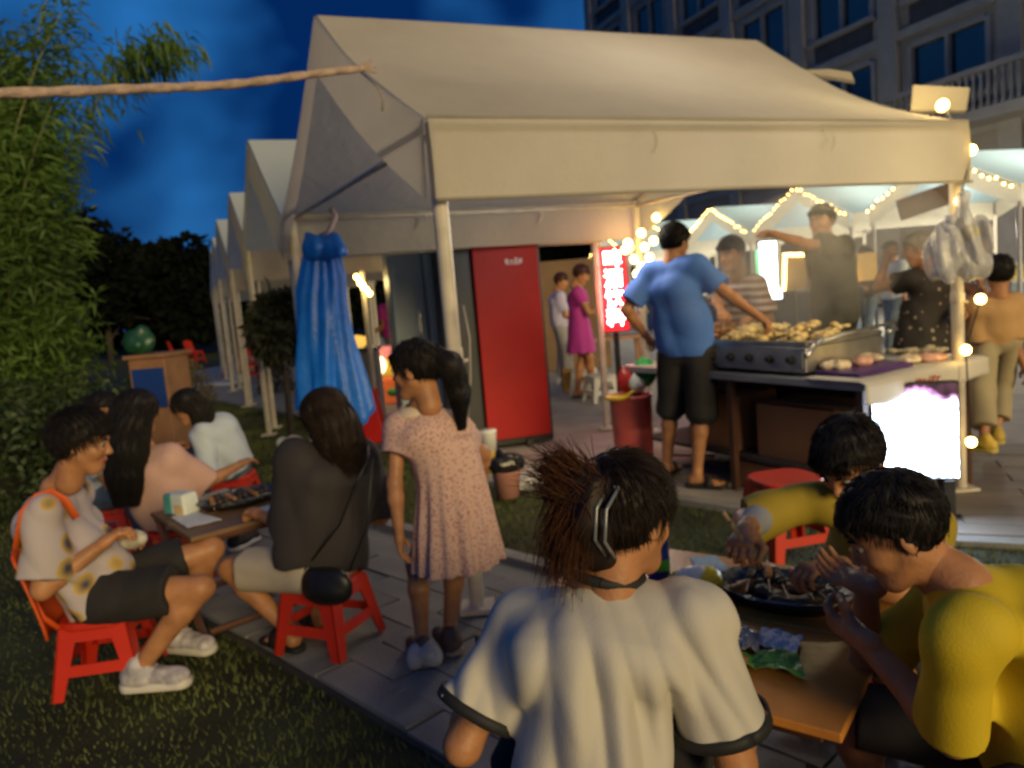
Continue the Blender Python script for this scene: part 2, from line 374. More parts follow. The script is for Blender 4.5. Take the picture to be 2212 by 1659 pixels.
# ------------------------------------------------------------ people
SKIN = lambda: mat('skin', (.41, .19, .088), .48, .20, 14, .18, 90, sub=.06, spec=.4)
LIP = lambda: mat('lip', (.36, .10, .075), .45, .05)
HAIRB = lambda: mat('hair_black', (.010, .008, .008), .58, .3, 40, spec=.22)
HAIRN = lambda: mat('hair_brown', (.045, .016, .007), .58, .4, 30, spec=.25)
def head_frame(c, az, pitch, roll=0, s=1.):
    M = Matrix.Rotation(R(az), 3, 'Z') @ Matrix.Rotation(R(pitch), 3, 'Y') @ Matrix.Rotation(R(roll), 3, 'X')
    M = np.array(M)*s; c = np.asarray(c, float)
    return lambda v: np.asarray(v)@M.T+c
def person(label, pel, neck, az, s=1., hs=None, head=None, hd=(None, 12, 0), wr=(None, None), el=((0, 0, -1), (0, 0, -1)), ft=(None, None), kn=None,
           res=.009, hres=None, curl=(.5, .5), palm=(None, None), hdir=(None, None), top=None, bot=None, shoe=None, hair=None, hairm=None, sh=None, group=None,
           shyaw=0, toes=None, base=None, fat=1., elp=(None, None), eyes=True, knd=None, slouch=.035):
    hs = hs or s**.45; hres = hres or res*.45
    pel = np.asarray(pel, float); neck = np.asarray(neck, float); a = R(az)
    Fv = V3(math.cos(a), math.sin(a), 0); Lv = V3(-math.sin(a), math.cos(a), 0); Uv = V3(0, 0, 1)
    t = nrm(neck-pel); Ls = nrm(Lv+Fv*math.tan(R(-shyaw))); Ls = nrm(Ls-t*(Ls@t)*.7)
    base = V3(pel[0], pel[1], 0) if base is None else np.asarray(base, float)
    root = thing('person', base, label, 'person', group)
    bk = -nrm(Fv-t*(Fv@t))
    waist = pel+(neck-pel)*.36+bk*slouch*.4*s; chest = pel+(neck-pel)*.70+bk*slouch*s
    shj = [neck-t*.055*s+q*Ls*.168*s*(fat*.5+.5) for q in (1, -1)]
    if sh: shj = [np.asarray(p, float) if p is not None else shj[i] for i, p in enumerate(sh)]
    haz, hp, hr = hd; haz = az if haz is None else haz
    if head is None: head = neck+nrm(t+Uv*.6+Fv*.35)*.165*hs
    HF = head_frame(head, haz, hp, hr, hs)
    b = SDF()
    tk = .82 if top else 1.
    b.chain([pel, waist, chest], [.098*s*fat*tk, .088*s*fat*tk, .098*s*fat*tk], .04, lat=Ls, ratio=1.35)
    b.cone(shj[0], shj[1], .046*s*tk, .046*s*tk, .05)
    b.cone(neck-t*.03*s, HF([(-.028, 0, -.085)])[0], .058*s, .050*hs, .035)
    for q_ in (0, 1): b.cone(neck+(HF([(-.028, 0, -.085)])[0]-neck)*.14, shj[q_]*.5+neck*.5-t*.012*s, .040*s, .024*s, .03)
    parts = []; wrs = []; els = []
    for i in (0, 1):
        q = 1 if i == 0 else -1; w = wr[i]
        if w is None: w = shj[i]+V3(0, 0, -.52*s)+Lv*q*.05*s
        e, w = ik(shj[i], w, .285*s, .25*s, el[i])
        if elp[i] is not None: e = shj[i]+nrm(elp[i]-shj[i])*min(.30*s, max(.2*s, np.linalg.norm(elp[i]-shj[i]))); w = e+nrm((wr[i] if wr[i] is not None else w)-e)*.25*s
        els.append(e); wrs.append(w)
        b.cone(shj[i], e, .046*s*fat, .037*s, .02); m = e+(w-e)*.28; b.cone(e, m, .037*s, .038*s, .02); b.cone(m, w, .038*s, .0255*s, .02)
        dv = nrm(w-e) if hdir[i] is None else nrm(hdir[i]); pn = V3(0, 0, -1) if palm[i] is None else nrm(palm[i])
        zv = -nrm(pn-dv*(pn@dv)); yv = np.cross(zv, dv)
        v, f = get_hand(curl[i], max(.0028, min(.007, hres*.9)) if res < .02 else .007)
        v = v*np.array((1, q*-1 if False else 1, 1)); f = np.asarray(f)
        if q == 1: v = v*np.array((1, -1, 1)); f = f[:, ::-1]
        parts.append((w+(v[:, :1]*dv+v[:, 1:2]*yv+v[:, 2:]*zv)*s, f))
    hip = [pel+q*Lv*.088*s-t*.01 for q in (1, -1)]; kns = []; fts = []
    if ft[0] is not None:
        for i in (0, 1):
            q = 1 if i == 0 else -1
            k, f_ = ik(hip[i], ft[i], .42*s, .40*s, kn[i] if kn else Fv+Lv*q*.25); kns.append(k); fts.append(f_)
            b.cone(hip[i], k, .082*s*fat, .050*s, .03); c_ = k+(f_-k)*.3+(-nrm(Fv)*.012*s if True else 0)
            b.cone(k, c_, .049*s, .053*s, .02); b.cone(c_, f_, .052*s, .033*s, .02)
            td = nrm(toes[i]) if toes else Fv; hb = f_+V3(0, 0, -.045*s)-td*.03*s
            b.cone(hb, f_+td*.13*s+V3(0, 0, -.058*s), .030*s, .018*s, .02, lat=np.cross(td, Uv), ratio=1.25); b.cone(f_, hb, .033*s, .03*s, .02)
            if shoe is None or shoe[0] in ('sandal', 'slipper'):
                for j in range(5):
                    o_ = np.cross(Uv, td)*(.034-.017*j)*s*(1 if q == -1 else -1)*1.
                    b.cone(f_+td*.12*s+o_+V3(0, 0, -.062*s), f_+td*(.178-.009*j)*s+o_+V3(0, 0, -.067*s), .011*s, (.0125-.0015*j)*s, .006)
    v, f = b.mesh(res); hv, hf = get_head(max(.0035, hres) if hres < .008 else .008); nb = len(v)
    V, Fq = join([(v, f), (HF(hv), hf)]+parts)
    me = npmesh('body', V, Fq); o = part('body', me, [SKIN(), LIP()], root, world=True)
    nf0 = len(f); c = hv[hf].mean(1); lipm = (c[:, 0] > .083) & (np.abs(c[:, 1]) < .021) & (c[:, 2] > -.070) & (c[:, 2] < -.045)
    mi = np.zeros(len(me.polygons), np.int32)
    if len(mi) == sum(len(x) for x in Fq): mi[nf0:nf0+len(hf)][lipm] = 1; me.polygons.foreach_set('material_index', mi)
    if eyes:
        for q in (1, -1):
            e_ = MB(); p0 = HF([(.0765, .031*q, .010)])[0]; p1 = HF([(.0795, .031*q, .0095)])[0]
            e_.ball(p0, .0118*hs, 10, 8); e_.cur = 1; e_.ball(p1, .0100*hs, 8, 6)
            part('eye', e_, [mat('eye_white', (.30, .27, .24), .35, 0), mat('iris_dark', (.015, .008, .005), .15, 0)], root, smooth=True, world=True)
            eb = SDF(); eb.chain([HF([(.0915, .014*q, .030)])[0], HF([(.0905, .032*q, .0365)])[0], HF([(.080, .048*q, .030)])[0]], [.0038*hs, .0042*hs, .002*hs], .003)
            part('eyebrow', npmesh('eyebrow', *eb.mesh(.0022)), hairm or HAIRB(), root, world=True)
    if hair is not None:
        V, Fq = join([(HF(v_), f_) for v_, f_ in hair]); part('hair', npmesh('hair', V, Fq), hairm or HAIRB(), root, world=True)
    g = {}
    if top:
        T = dict(mat=None, infl=.020, sleeve=.62, hem=.05, amp=.006, sr=.072, seed=1, dress=None, neckr=.068, trim=None, along=None, loose=1., freq=(18, 50), under=None, collar=None); T.update(top)
        c = SDF(); inf = T['infl']*s; lo = T['loose']; hemp = pel-t*T['hem']*s
        if T['dress'] is None:
            c.chain([hemp-t*.03*s, pel+t*.06*s, waist, chest], [(.108*lo)*s*fat+inf*.6, (.104*lo)*s*fat+inf*.7, .098*lo*s*fat+inf*.6, .100*s*fat+inf], .07, lat=Ls, ratio=1.38)
            c.post.append(lambda F, X, Y, Z: np.maximum(F, -((X-hemp[0])*t[0]+(Y-hemp[1])*t[1]+(Z-hemp[2])*t[2])-.004*np.sin(30*X+21*Y)))
        else:
            D_ = T['dress']; c.chain([waist, chest], [.085*s+inf, .098*s+inf], .05, lat=Ls, ratio=1.32)
            c.skirt(pel, Uv, Lv, D_['z0'], D_['z1'], D_['r0'], D_['r1'], 1.25, D_['n'], D_['amp'], .04)
        c.cone(shj[0], shj[1], .046*s+inf*.5, .046*s+inf*.5, .055); c.cone(chest, neck-t*.060*s, .088*s, .050*s+inf*.4, .055, lat=Ls, ratio=1.6)
        for i in (0, 1): c.cone(neck-t*.050*s, shj[i]*.85+neck*.15-t*.004*s, .046*s+inf*.4, .044*s+inf*.5, .05)
        for i in (0, 1):
            fr = T['sleeve'] if not isinstance(T['sleeve'], tuple) else T['sleeve'][i]
            p0 = shj[i]
            if fr > 1:
                e2 = els[i]+(wrs[i]-els[i])*(fr-1); c.cone(p0, els[i], T['sr']*s, T['sr']*.8*s, .03); c.cone(els[i], e2, T['sr']*.8*s, T['sr']*.62*s, .02, caps=[(e2, nrm(e2-els[i]))])
            else:
                e2 = p0+(els[i]-p0)*fr; dn = nrm(els[i]-p0); c.cone(p0, e2+dn*.03, T['sr']*.84*s, T['sr']*1.05*s, .05, caps=[(e2, dn)])
            g['cuff%d' % i] = (e2, nrm(els[i]-p0), T['sr']*1.06*s)
        nk = neck+t*T.get('ndrop', .035)*s; c.cone(nk-t*.005*s+Fv*.03*s, nk+t*.1*s, T['neckr']*s, T['neckr']*s*1.1, .008, op='s')
        if T['amp']: c.post.append(folds(T['seed'], T['amp'], along=T['along'] if T['along'] is not None else t, freq=T['freq']))
        if T.get('post'): c.post.append(T['post'])
        if T['trim']:
            for i in (0, 1):
                e2, dn, r_ = g['cuff%d' % i]
                def recut(F, X, Y, Z, e2=e2, dn=dn, r_=r_):
                    x, y, z = X-e2[0], Y-e2[1], Z-e2[2]; pl = x*dn[0]+y*dn[1]+z*dn[2]; rad2 = x*x+y*y+z*z-pl*pl
                    return np.where((rad2 < (r_*1.45)**2) & (pl > 0) & (pl < .09), np.maximum(F, pl), F)
                c.post.append(recut)
        v, f = c.mesh(res*.85)
        nm = T.get('name', 'shirt'); part(nm, npmesh(nm, v, [f]), T['mat'], root, world=True)
        if T['trim']:
            for i in (0, 1):
                e2, dn, r_ = g['cuff%d' % i]; u1 = nrm(np.cross(dn, V3(.3, .2, .9))); u2 = np.cross(dn, u1); m = MB()
                rel = v-e2; hz = rel@dn; hx = rel@u1; hy = rel@u2; hr = np.hypot(hx, hy); an = np.arctan2(hy, hx); R_ = []
                for w in np.linspace(0, 2*PI, 33):
                    k_ = (np.abs((an-w+PI) % (2*PI)-PI) < .2) & (hz > -.022) & (hz < -.004) & (hr < r_*1.28); R_.append(np.clip(np.percentile(hr[k_], 90) if k_.any() else r_, r_*.93, r_*1.25))
                R_ = np.array(R_); R_[:-1] = sum(np.roll(R_[:-1], j_) for j_ in range(-3, 4))/7; R_[-1] = R_[0]
                def ring(th, w, R_=R_, e2=e2, dn=dn, u1=u1, u2=u2):
                    rr = np.interp(th, np.linspace(0, 1, 33), R_)+.002; return e2+dn*(w-.80)*.022+(u1*math.cos(th*2*PI)+u2*math.sin(th*2*PI))*rr
                m.grid(ring, 32, 2); part('cuff', m, T['trim'], root, smooth=True, world=True, solid=.006)
            m = MB(); hn = HF([(-.028, 0, -.085)])[0]; ax_ = nrm(nrm(hn-neck)*.35+t-Fv*.10); o_ = neck+nrm(hn-neck)*T.get('band', .036)*s+Fv*.004*s; u1 = nrm(Fv-ax_*(Fv@ax_)); u2 = np.cross(ax_, u1)
            P_ = [o_+(u1*math.cos(w)*.066+u2*math.sin(w)*.070)*s for w in np.linspace(-PI, PI, 37)]
            m.tube(list(P_), .0115*s, 8, cap=False); part('neckband', m, T['trim'], root, smooth=True, world=True)
        if T['collar']:
            m = MB(); C_ = neck+t*.01*s
            m.grid(lambda u, w: C_+(Fv*math.cos(u*2*PI)+Ls*math.sin(u*2*PI)*1.25)*(.052+.05*w)*s-t*(w*w*.045-.02)*s+Fv*.01*s, 28, 3); part('collar', m, T['collar'], root, smooth=True, world=True, solid=.006)
    if bot and kns:
        B = dict(mat=None, to=.8, r0=.100, r1=.075, amp=.005, seed=3, infl=.012, flare=1.); B.update(bot); c = SDF()
        c.cone(pel-t*.01*s, pel+t*.09*s, .105*s*fat+B['infl'], .095*s*fat+B['infl'], .05, lat=Lv, ratio=1.38, caps=[(pel+t*.10*s, t)])
        for i in (0, 1):
            if B['to'] <= 1:
                e2 = hip[i]+(kns[i]-hip[i])*B['to']; dn = nrm(kns[i]-hip[i]); c.cone(hip[i], e2+dn*.03, B['r0']*s*fat, B['r1']*s, .03, caps=[(e2, dn)])
            else:
                e2 = kns[i]+(fts[i]-kns[i])*(B['to']-1); dn = nrm(fts[i]-kns[i])
                c.cone(hip[i], kns[i], B['r0']*s*fat, B['r1']*s, .03); c.cone(kns[i], e2+dn*.03, B['r1']*s, B['r1']*.85*B['flare']*s, .03, caps=[(e2, dn)])
        c.post.append(folds(B['seed'], B['amp'], along=kns[0]-hip[0]))
        nm = B.get('name', 'shorts' if B['to'] <= 1.2 else 'trousers'); v, f = c.mesh(res); part(nm, npmesh(nm, v, [f]), B['mat'], root, world=True)
    if shoe and fts:
        kind, m1, m2 = shoe
        for i in (0, 1):
            td = nrm(toes[i]) if toes else Fv; td = nrm((td[0], td[1], 0)); f_ = fts[i]; sd = np.cross(Uv, td); zz = f_[2]-.092*s
            c = SDF(); a0 = f_-td*.045*s; a1 = f_+td*.155*s
            if kind == 'sneaker':
                c.cone(V3(a0[0], a0[1], zz+.055*s), V3(a1[0], a1[1], zz+.040*s), .046*s, .036*s, .03, lat=sd, ratio=1.15); c.cone(f_+V3(0, 0, -.03*s), f_+V3(0, 0, .012*s)-td*.01, .045*s, .042*s, .03)
                for j in range(5):
                    p = f_+td*(.035+.018*j)*s; c.cone(V3(*(p+sd*.022*s)[:2], zz+(.098-.008*j)*s), V3(*(p-sd*.022*s)[:2], zz+(.098-.008*j)*s), .0045*s, .0045*s, .003)
                c.post.append(lambda F, X, Y, Z, z_=zz+.02*s: np.maximum(F, z_-Z)); c.post.append(folds(i+5, .002, freq=(60, 140)))
                v, f = c.mesh(max(.004, res*.6)); sho = part('shoe', npmesh('shoe', v, [f]), m1, root, world=True)
                c = SDF(); c.cone(V3(a0[0], a0[1], zz+.018*s), V3(a1[0], a1[1], zz+.018*s), .050*s, .043*s, .02, lat=sd, ratio=1.08)
                c.post.append(lambda F, X, Y, Z, z_=zz: np.maximum(np.maximum(F, z_-Z), Z-z_-.030*s-.004*np.sin(50*X+40*Y)))
                v, f = c.mesh(max(.004, res*.6)); part('sole', npmesh('sole', v, [f]), m2, sho, world=True)
            else:
                c.cone(V3(a0[0], a0[1], zz+.010*s), V3(a1[0], a1[1], zz+.010*s), .044*s, .046*s, .02, lat=sd, ratio=1.0)
                c.post.append(lambda F, X, Y, Z, z_=zz: np.maximum(np.maximum(F, z_-Z), Z-z_-.022*s))
                v, f = c.mesh(max(.004, res*.6)); sho = part('sandal', npmesh('sandal', v, [f]), m2, root, world=True)
                for dd, hh in (((.075, .070), (.01, .10)) if kind == 'sandal' else ((.085, .065),)):
                    m = MB(); m.grid(lambda u, w, dd=dd, hh=hh: V3(*(f_+td*(dd+(w-.5)*.045)*s+sd*math.cos(u*PI)*.047*s)[:2], zz+(.012+hh*math.sin(u*PI))*s), 12, 2)
                    part('strap', m, m1, sho, smooth=True, world=True, solid=.006)
    return root, dict(sh=shj, el=els, wr=wrs, hip=hip, kn=kns, ft=fts, HF=HF, F=Fv, L=Lv, t=t, neck=neck, chest=chest, waist=waist, pel=pel, Ls=Ls, cuff=g)
# ------------------------------------------------------------ ground, path, paving
M_grass = mat('grass_soil', (.030, .036, .010), .9, .45, 3.0, .6, 60)
M_conc = mat('concrete', (.36, .335, .30), .8, .22, 2.5, .25, 50)
M_pav = mat('paver_stone', (.23, .225, .21), .75, .3, 1.7, .35, 70)
M_pav2 = mat('paver_warm', (.20, .17, .15), .7, .28, 2.1, .3, 70)
m = MB(); n = 60
def gz(x, y): return .025*math.sin(.9*x+.4)*math.sin(.7*y)-.035
m.grid(lambda u, v: (lambda x, y: (x, y, gz(x, y) if abs(x) < 12 and y < 20 else -.05))(math.copysign(abs(2*u-1)**2.2, 2*u-1)*180, -6+260*v**2.2), 70, 70)
struct('ground', m, M_grass, smooth=True)
EDGE = [(-9.5, 20.5), (-7.4, 16.6), (-4.7, 12.75), (-3.0, 10.6), (-1.55, 8.0), (-.2, 5.75), (1.0, 4.9), (2.1, 3.74), (3.0, 3.34), (5.0, 2.7), (9, 1.8)]
m = MB(); far = [(12, 6), (12, 30), (-6, 34)]
m.prism([(x, y, 0) for x, y in EDGE+far], (0, 0, -.12), (0, 0, -.012)); struct('stall_pavement', m, M_conc)
m = MB()
for i in range(len(EDGE)-1):
    a, b = Vector(EDGE[i]+(0,)), Vector(EDGE[i+1]+(0,)); d = (b-a).normalized(); L_ = (b-a).length; k = max(1, int(L_/1.0))
    for j in range(k):
        p = a+d*(L_*(j+.5)/k); m.box((p.x, p.y, -.045), (L_/k-.012, .10, .10), rz=math.atan2(d.y, d.x))
struct('pavement_kerb', m, mat('kerb_stone', (.24, .235, .22), .8, .25, 5, .2, 60))
KL = [(-6.4, 10.6), (-4.2, 8.1), (-1.5, 5.35), (-.25, 4.11), (.14, 3.7), (1.2, 2.55), (2.6, 1.1), (4.2, -.6)]
KR = [(x-.86, y-1.02) for x, y in KL]
m = MB(); m.prism([(x, y, 0) for x, y in KR]+[(x, y, 0) for x, y in KL[::-1]], (0, 0, -.12), (0, 0, -.022)); path = struct('path', m, mat('path_bed', (.05, .048, .042), .9, .3, 9, .4, 90))
def along(P, s):
    for i in range(len(P)-1):
        a = Vector(P[i]); b = Vector(P[i+1]); L_ = (b-a).length
        if s <= L_ or i == len(P)-2: return a+(b-a)*(s/L_), (b-a).normalized()
        s -= L_
kb = thing('path_kerb', (0, 0, 0), None, None, None); kb['kind'] = 'structure'
bx = MB(); bx.box((0, 0, 0), (.98, .09, .12)); me = bx.mesh('kerbstone'); me.materials.append(bpy.data.materials['kerb_stone'])
tm = MB(); tm.box((0, 0, 0), (.588, .160, .05)); tme = tm.mesh('stone'); tme.materials.append(M_pav)
for P_, side in ((KL, 1),):
    for i in range(2, 13):
        p, d = along(P_, i*1.0+.5)
        o = bpy.data.objects.new('kerbstone', me); COL.objects.link(o); o.parent = kb; nn = Vector((-d.y, d.x))*-side*.045
        o.location = (p.x-nn.x, p.y-nn.y, -.035+RN.uniform(-.004, .004)); o.rotation_euler[2] = math.atan2(d.y, d.x)+RN.uniform(-.008, .008)
for r_ in range(8):
    for i in range(8, 24):
        p, d = along(KR, i*.6+(.3 if r_ % 2 else 0)); q = Vector((.86, 1.02)).normalized(); p = p+q*(.02+.5*.166+r_*.166)
        o = bpy.data.objects.new('stone', tme); COL.objects.link(o); o.parent = path; o.location = (p.x, p.y, -.035+RN.uniform(-.006, .008))
        o.rotation_euler = (RN.uniform(-.012, .012), RN.uniform(-.012, .012), math.atan2(d.y, d.x)+RN.uniform(-.012, .012))
# strips of paving stones in front of the big stall
pv = bpy.data.objects['stall_pavement']; tm = MB(); tm.box((0, 0, 0), (.74, .172, .03)); tme = tm.mesh('paving_stone'); tme.materials.append(M_pav2)
dx = nrm((.92, -.39, 0)); dy = nrm((.39, .92, 0)); org = V3(2.05, 3.80, 0)
for r_ in range(12):
    for i in range(-2 if r_ > 4 else 0, 5):
        p = org+dx*(i*.75+(.37 if r_ % 2 else 0)+.2)+dy*(.12+r_*.18)
        if p[0] < 1.2 or p[0] > 5: continue
        o = bpy.data.objects.new('paving_stone', tme); COL.objects.link(o); o.parent = pv; o.location = (p[0], p[1], -.010+RN.uniform(-.003, .004)); o.rotation_euler = (0, 0, math.atan2(dx[1], dx[0])+RN.uniform(-.006, .006))
# lawn: blades, dense near the camera
def inside(P, x, y):
    c = np.zeros(len(x), bool); j = len(P)-1
    for i in range(len(P)):
        xi, yi = P[i]; xj, yj = P[j]
        c ^= ((yi > y) != (yj > y)) & (x < (xj-xi)*(y-yi)/(yj-yi+1e-9)+xi); j = i
    return c
def blades(n, x0, x1, y0, y1, hgt, seed, w=.0035):
    r = np.random.RandomState(seed); y = y0+(y1-y0)*r.uniform(0, 1, n)**1.5; x = r.uniform(x0, x1, n)
    k = ~inside(EDGE+far, x, y) & ~inside(KR+KL[::-1], x, y) & (np.abs(x)/np.maximum(y, .3) < .85); x, y = x[k], y[k]; n = len(x)
    h = hgt*r.uniform(.5, 1.3, n)*(1+.5*np.sin(3*x)*np.sin(2.3*y)); a = r.uniform(0, 6.28, n); ln = r.normal(size=(n, 2))*.35; ww = w*(1+y*.35)
    zg = .025*np.sin(.9*x+.4)*np.sin(.7*y)-.037
    b0 = np.stack([x-np.cos(a)*ww, y-np.sin(a)*ww, zg], 1); b1 = np.stack([x+np.cos(a)*ww, y+np.sin(a)*ww, zg], 1)
    tp = np.stack([x+ln[:, 0]*h, y+ln[:, 1]*h, zg+h], 1); V = np.stack([b0, b1, tp], 1).reshape(-1, 3)
    return V, np.arange(3*n).reshape(-1, 3)
v, f = blades(260000, -7, 6.5, .5, 13, .028, 3, .0020)
me = npmesh('grass', v, f, False); g = part('grass', me, mat('grass_blade', (.085, .105, .024), .7, .75, 1.3), kind='stuff')
# ------------------------------------------------------------ tents
M_can = mat('canvas', (.64, .595, .48), .75, .11, 2.0, .35, 14, trans=.5, bdist=.03)
M_canL = mat('canvas_pale', (.48, .64, .70), .7, .06, 1.2, .15, 14, trans=.45, bdist=.03)
M_pole = mat('pole_paint', (.55, .50, .42), .45, .15, 9, .1, 90)
def tent(label, c, roof_m, group=None, ze=2.15, zr=3.08, zv=1.81, sag=.10, posts=True, hi=False, gname='canopy_tent', kind=None):
    """c = near left, near right, far left, far right corners (x, y)"""
    NL, NR, FL, FR = [V3(p[0], p[1], 0) for p in c]; z = lambda h: V3(0, 0, h)
    t = thing(gname, (NL+NR+FL+FR)/4, label, 'tent', group)
    NLq = NL; RL, RR = (NL+FL)/2, (NR+FR)/2; nu, nv = (28, 14) if hi else (8, 6)
    def slope(a, b, ra, rb, sd):
        def f(u, v):
            p = a+(b-a)*u; q = ra+(rb-ra)*u; w = p+(q-p)*v; wr = .012*math.sin(9*u+3*v+sd)*math.sin(3.1*v*2) if hi else 0
            le = u if a is NL or a is NLq else 1-u; s_ = sag*math.sin(PI*v)*(.25+(.85 if le > .5 else .35)*abs(2*u-1)**1.5)
            return w+z(ze+(zr-ze)*v-s_+wr-.035*(math.sin(PI*u))*(1-v)*.3+(.0 if v > .02 else 0))
        return f
    for nm, a, b, sd in (('roof_panel', NL, NR, 0), ('roof_panel', FR, FL, 2)):
        m = MB(); m.grid(slope(a, b, RL if a is NL else RR, RR if a is NL else RL, sd), nu, nv); part(nm, m, roof_m, t, smooth=True, world=True)
    for a, b, sd in ((NL, NR, 1), (FR, FL, 4)):
        m = MB(); nn = nrm(np.cross(b-a, z(1)))
        m.grid(lambda u, v: a+(b-a)*u+nn*(.018+.012*math.sin(PI*v)+(.010*math.sin(23*u+sd)*math.sin(17*u+2)*(v if hi else 0)))+z(ze-.004+(zv-ze+.012*math.sin(PI*u)+0)*v), 60 if hi else 8, 5)
        part('valance', m, M_can, t, smooth=True, world=True)
    for s0, s1, r0, sd in ((FL, NL, RL, 0), (NR, FR, RR, 3)):
        m = MB(); nn = nrm(np.cross(s1-s0, z(1)))
        def rk(u, v, s0=s0, s1=s1, nn=nn):
            w = 1-abs(2*u-1); p = s0+(s1-s0)*u; top = ze+(zr-ze)*w-sag*(.60 if sd == 0 else 1.10)*math.sin(PI*w)
            dep = .33 if w > .12 else .33+.0
            lo = (zr-.42-.55*(1-w)**1.6 if hi else zr-.40-.85*(1-w)) if False else top-dep
            return p+nn*(.014+.02*v)+z(top+(lo-top)*v)
        m.grid(rk, 28 if hi else 12, 3); part('gable_flap', m, M_can, t, smooth=True, world=True)
    if posts:
        for i, p in enumerate((NL, NR, FL, FR)):
            m = MB(); q = p+((NL+NR+FL+FR)/4-p)*.025; m.lathe((q[0], q[1], 0), [(.034, 0), (.034, 2.14)], 14 if hi else 6); m.box((q[0], q[1], .012), (.15, .15, .02))
            if hi: m.lathe((q[0], q[1], 1.16), [(.036, -.03), (.039, -.02), (.039, .02), (.036, .03)], 14); m.tube([(q[0]+.04, q[1], 1.13), (q[0]+.06, q[1], 1.13)], .008, 6)
            part('post', m, M_pole, t, smooth=False, world=True)
    if hi:
        cn = (NL+NR+FL+FR)/4
        for a, b, za, zb in ((NL, NR, 2.1, 2.1), (FL, FR, 2.1, 2.1), (NL, FL, 2.1, 2.1), (NR, FR, 2.1, 2.1), (RL, RR, 3.02, 3.02), (NR, RR, 2.13, 3.0), (FR, RR, 2.13, 3.0)):
            a2, b2 = a+(cn-a)*.03, b+(cn-b)*.03; m = MB(); dr = .15 if zb > 2.9 and za < 2.5 else 0; m.tube([a2+z(za), a2*.65+b2*.35+z(za*.65+zb*.35-dr), a2*.3+b2*.7+z(za*.3+zb*.7-dr), b2+z(zb-.04*(dr > 0))], .017, 8)
            part('rail', m, M_pole, t, smooth=True, world=True)
        for a, b in ((NL, NR), (FL, FR)):
            nn = nrm(np.cross(b-a, z(1)))*(1 if a is NL else -1)
            m = MB(); m.tube([a+nn*.012+z(ze+.002), b+nn*.012+z(ze+.002)], .009, 6); part('piping', m, M_can, t, smooth=True, world=True)
            m = MB(); m.tube([a+nn*.034+z(zv+.004), (a+b)/2+nn*.030+z(zv+.012), b+nn*.034+z(zv+.004)], .008, 6); part('hem', m, M_can, t, smooth=True, world=True)
        for a, b in ((FL, FR), (NL, NR)):
            for k in (.33, .66):
                m = MB(); q = a+(b-a)*k+(cn-a)*.03; m.tube([q+z(2.12), q+V3(.03, -.02, 2.04), q+V3(.0, -.02, 1.99)], .008, 5); part('hook', m, M_pole, t, world=True)
    return t
NL, NR, FL, FR = (-.26, 3.3), (2.7, 4.5), (-1.62, 6.0), (1.28, 7.2)
main = tent('large beige canopy tent over the grill stall, nearest of the row', (NL, NR, FL, FR), M_can, hi=True)
U_ = nrm((2.9, 1.2)); Vd = nrm((-.42, .9))
rowl = ['grey gable tent directly behind the large beige one', 'pale tent in the left row, second behind the large beige one', 'yellow lit narrow gable of the left tent row, third behind the large one', 'small far tent of the left row, second from the far end', 'smallest farthest tent at the far end of the left row']
M_can2 = mat('canvas_grey', (.58, .66, .70), .7, .06, 1.2, .15, 14, trans=.35, bdist=.03)
for i, (ax, ay) in enumerate([(-2.33, 7.65), (-3.6, 10.7), (-4.8, 13.45), (-5.95, 16.3), (-7.05, 19.1)]):
    a = np.array((ax, ay)); h = Vd*1.42
    tent(rowl[i], (a-h, a-h+U_*2.9, a+h, a+h+U_*2.9), M_can2, group='tents of the left row', sag=.04)
# opposite row with string lights on the gables
ro = [(8.9, 9.0), (7.35, 13.1), (6.35, 16.5), (5.45, 19.8), (4.55, 23.0), (3.6, 26.3)]
rl = ['lit tent at the right edge of the frame behind the khaki boy', 'lit white tent behind the hanging plastic bag', 'lit white tent behind the pointing man in black', 'lit white tent above the man in the striped shirt', 'far lit tent just right of the blue shirted man', 'farthest lit tent of the opposite row']
Vo = nrm((-.29, .957)); Uo = nrm((.957, .29))
M_bulb = mat('bulb_glow', (1, .8, .4), .4, 0, emit=(1, .64, .17), es=13.)
M_wire = mat('wire_dark', (.02, .02, .018), .6, 0)
bm_ = MB(); bm_.ball((0, 0, 0), .037, 8, 6); bulb_me = bm_.mesh('bulb', True); bulb_me.materials.append(M_bulb)
def bulbs(parent, pts, sc=1.):
    for p in pts:
        o = bpy.data.objects.new('bulb', bulb_me); COL.objects.link(o); o.parent = parent; o.location = tuple(np.asarray(p, float)-np.array(parent.location)); o.scale = (sc,)*3
def lamp(parent, p, W_, col, r=.08, name='point_light'):
    l = bpy.data.lights.new(name, 'POINT'); l.energy = W_; l.color = col; l.shadow_soft_size = r
    o = bpy.data.objects.new(name, l); COL.objects.link(o); o.location = tuple(map(float, p))
    if parent is not None: o.parent = parent; o.location = tuple(np.asarray(p, float)-np.array(rootloc(parent)))
    return o
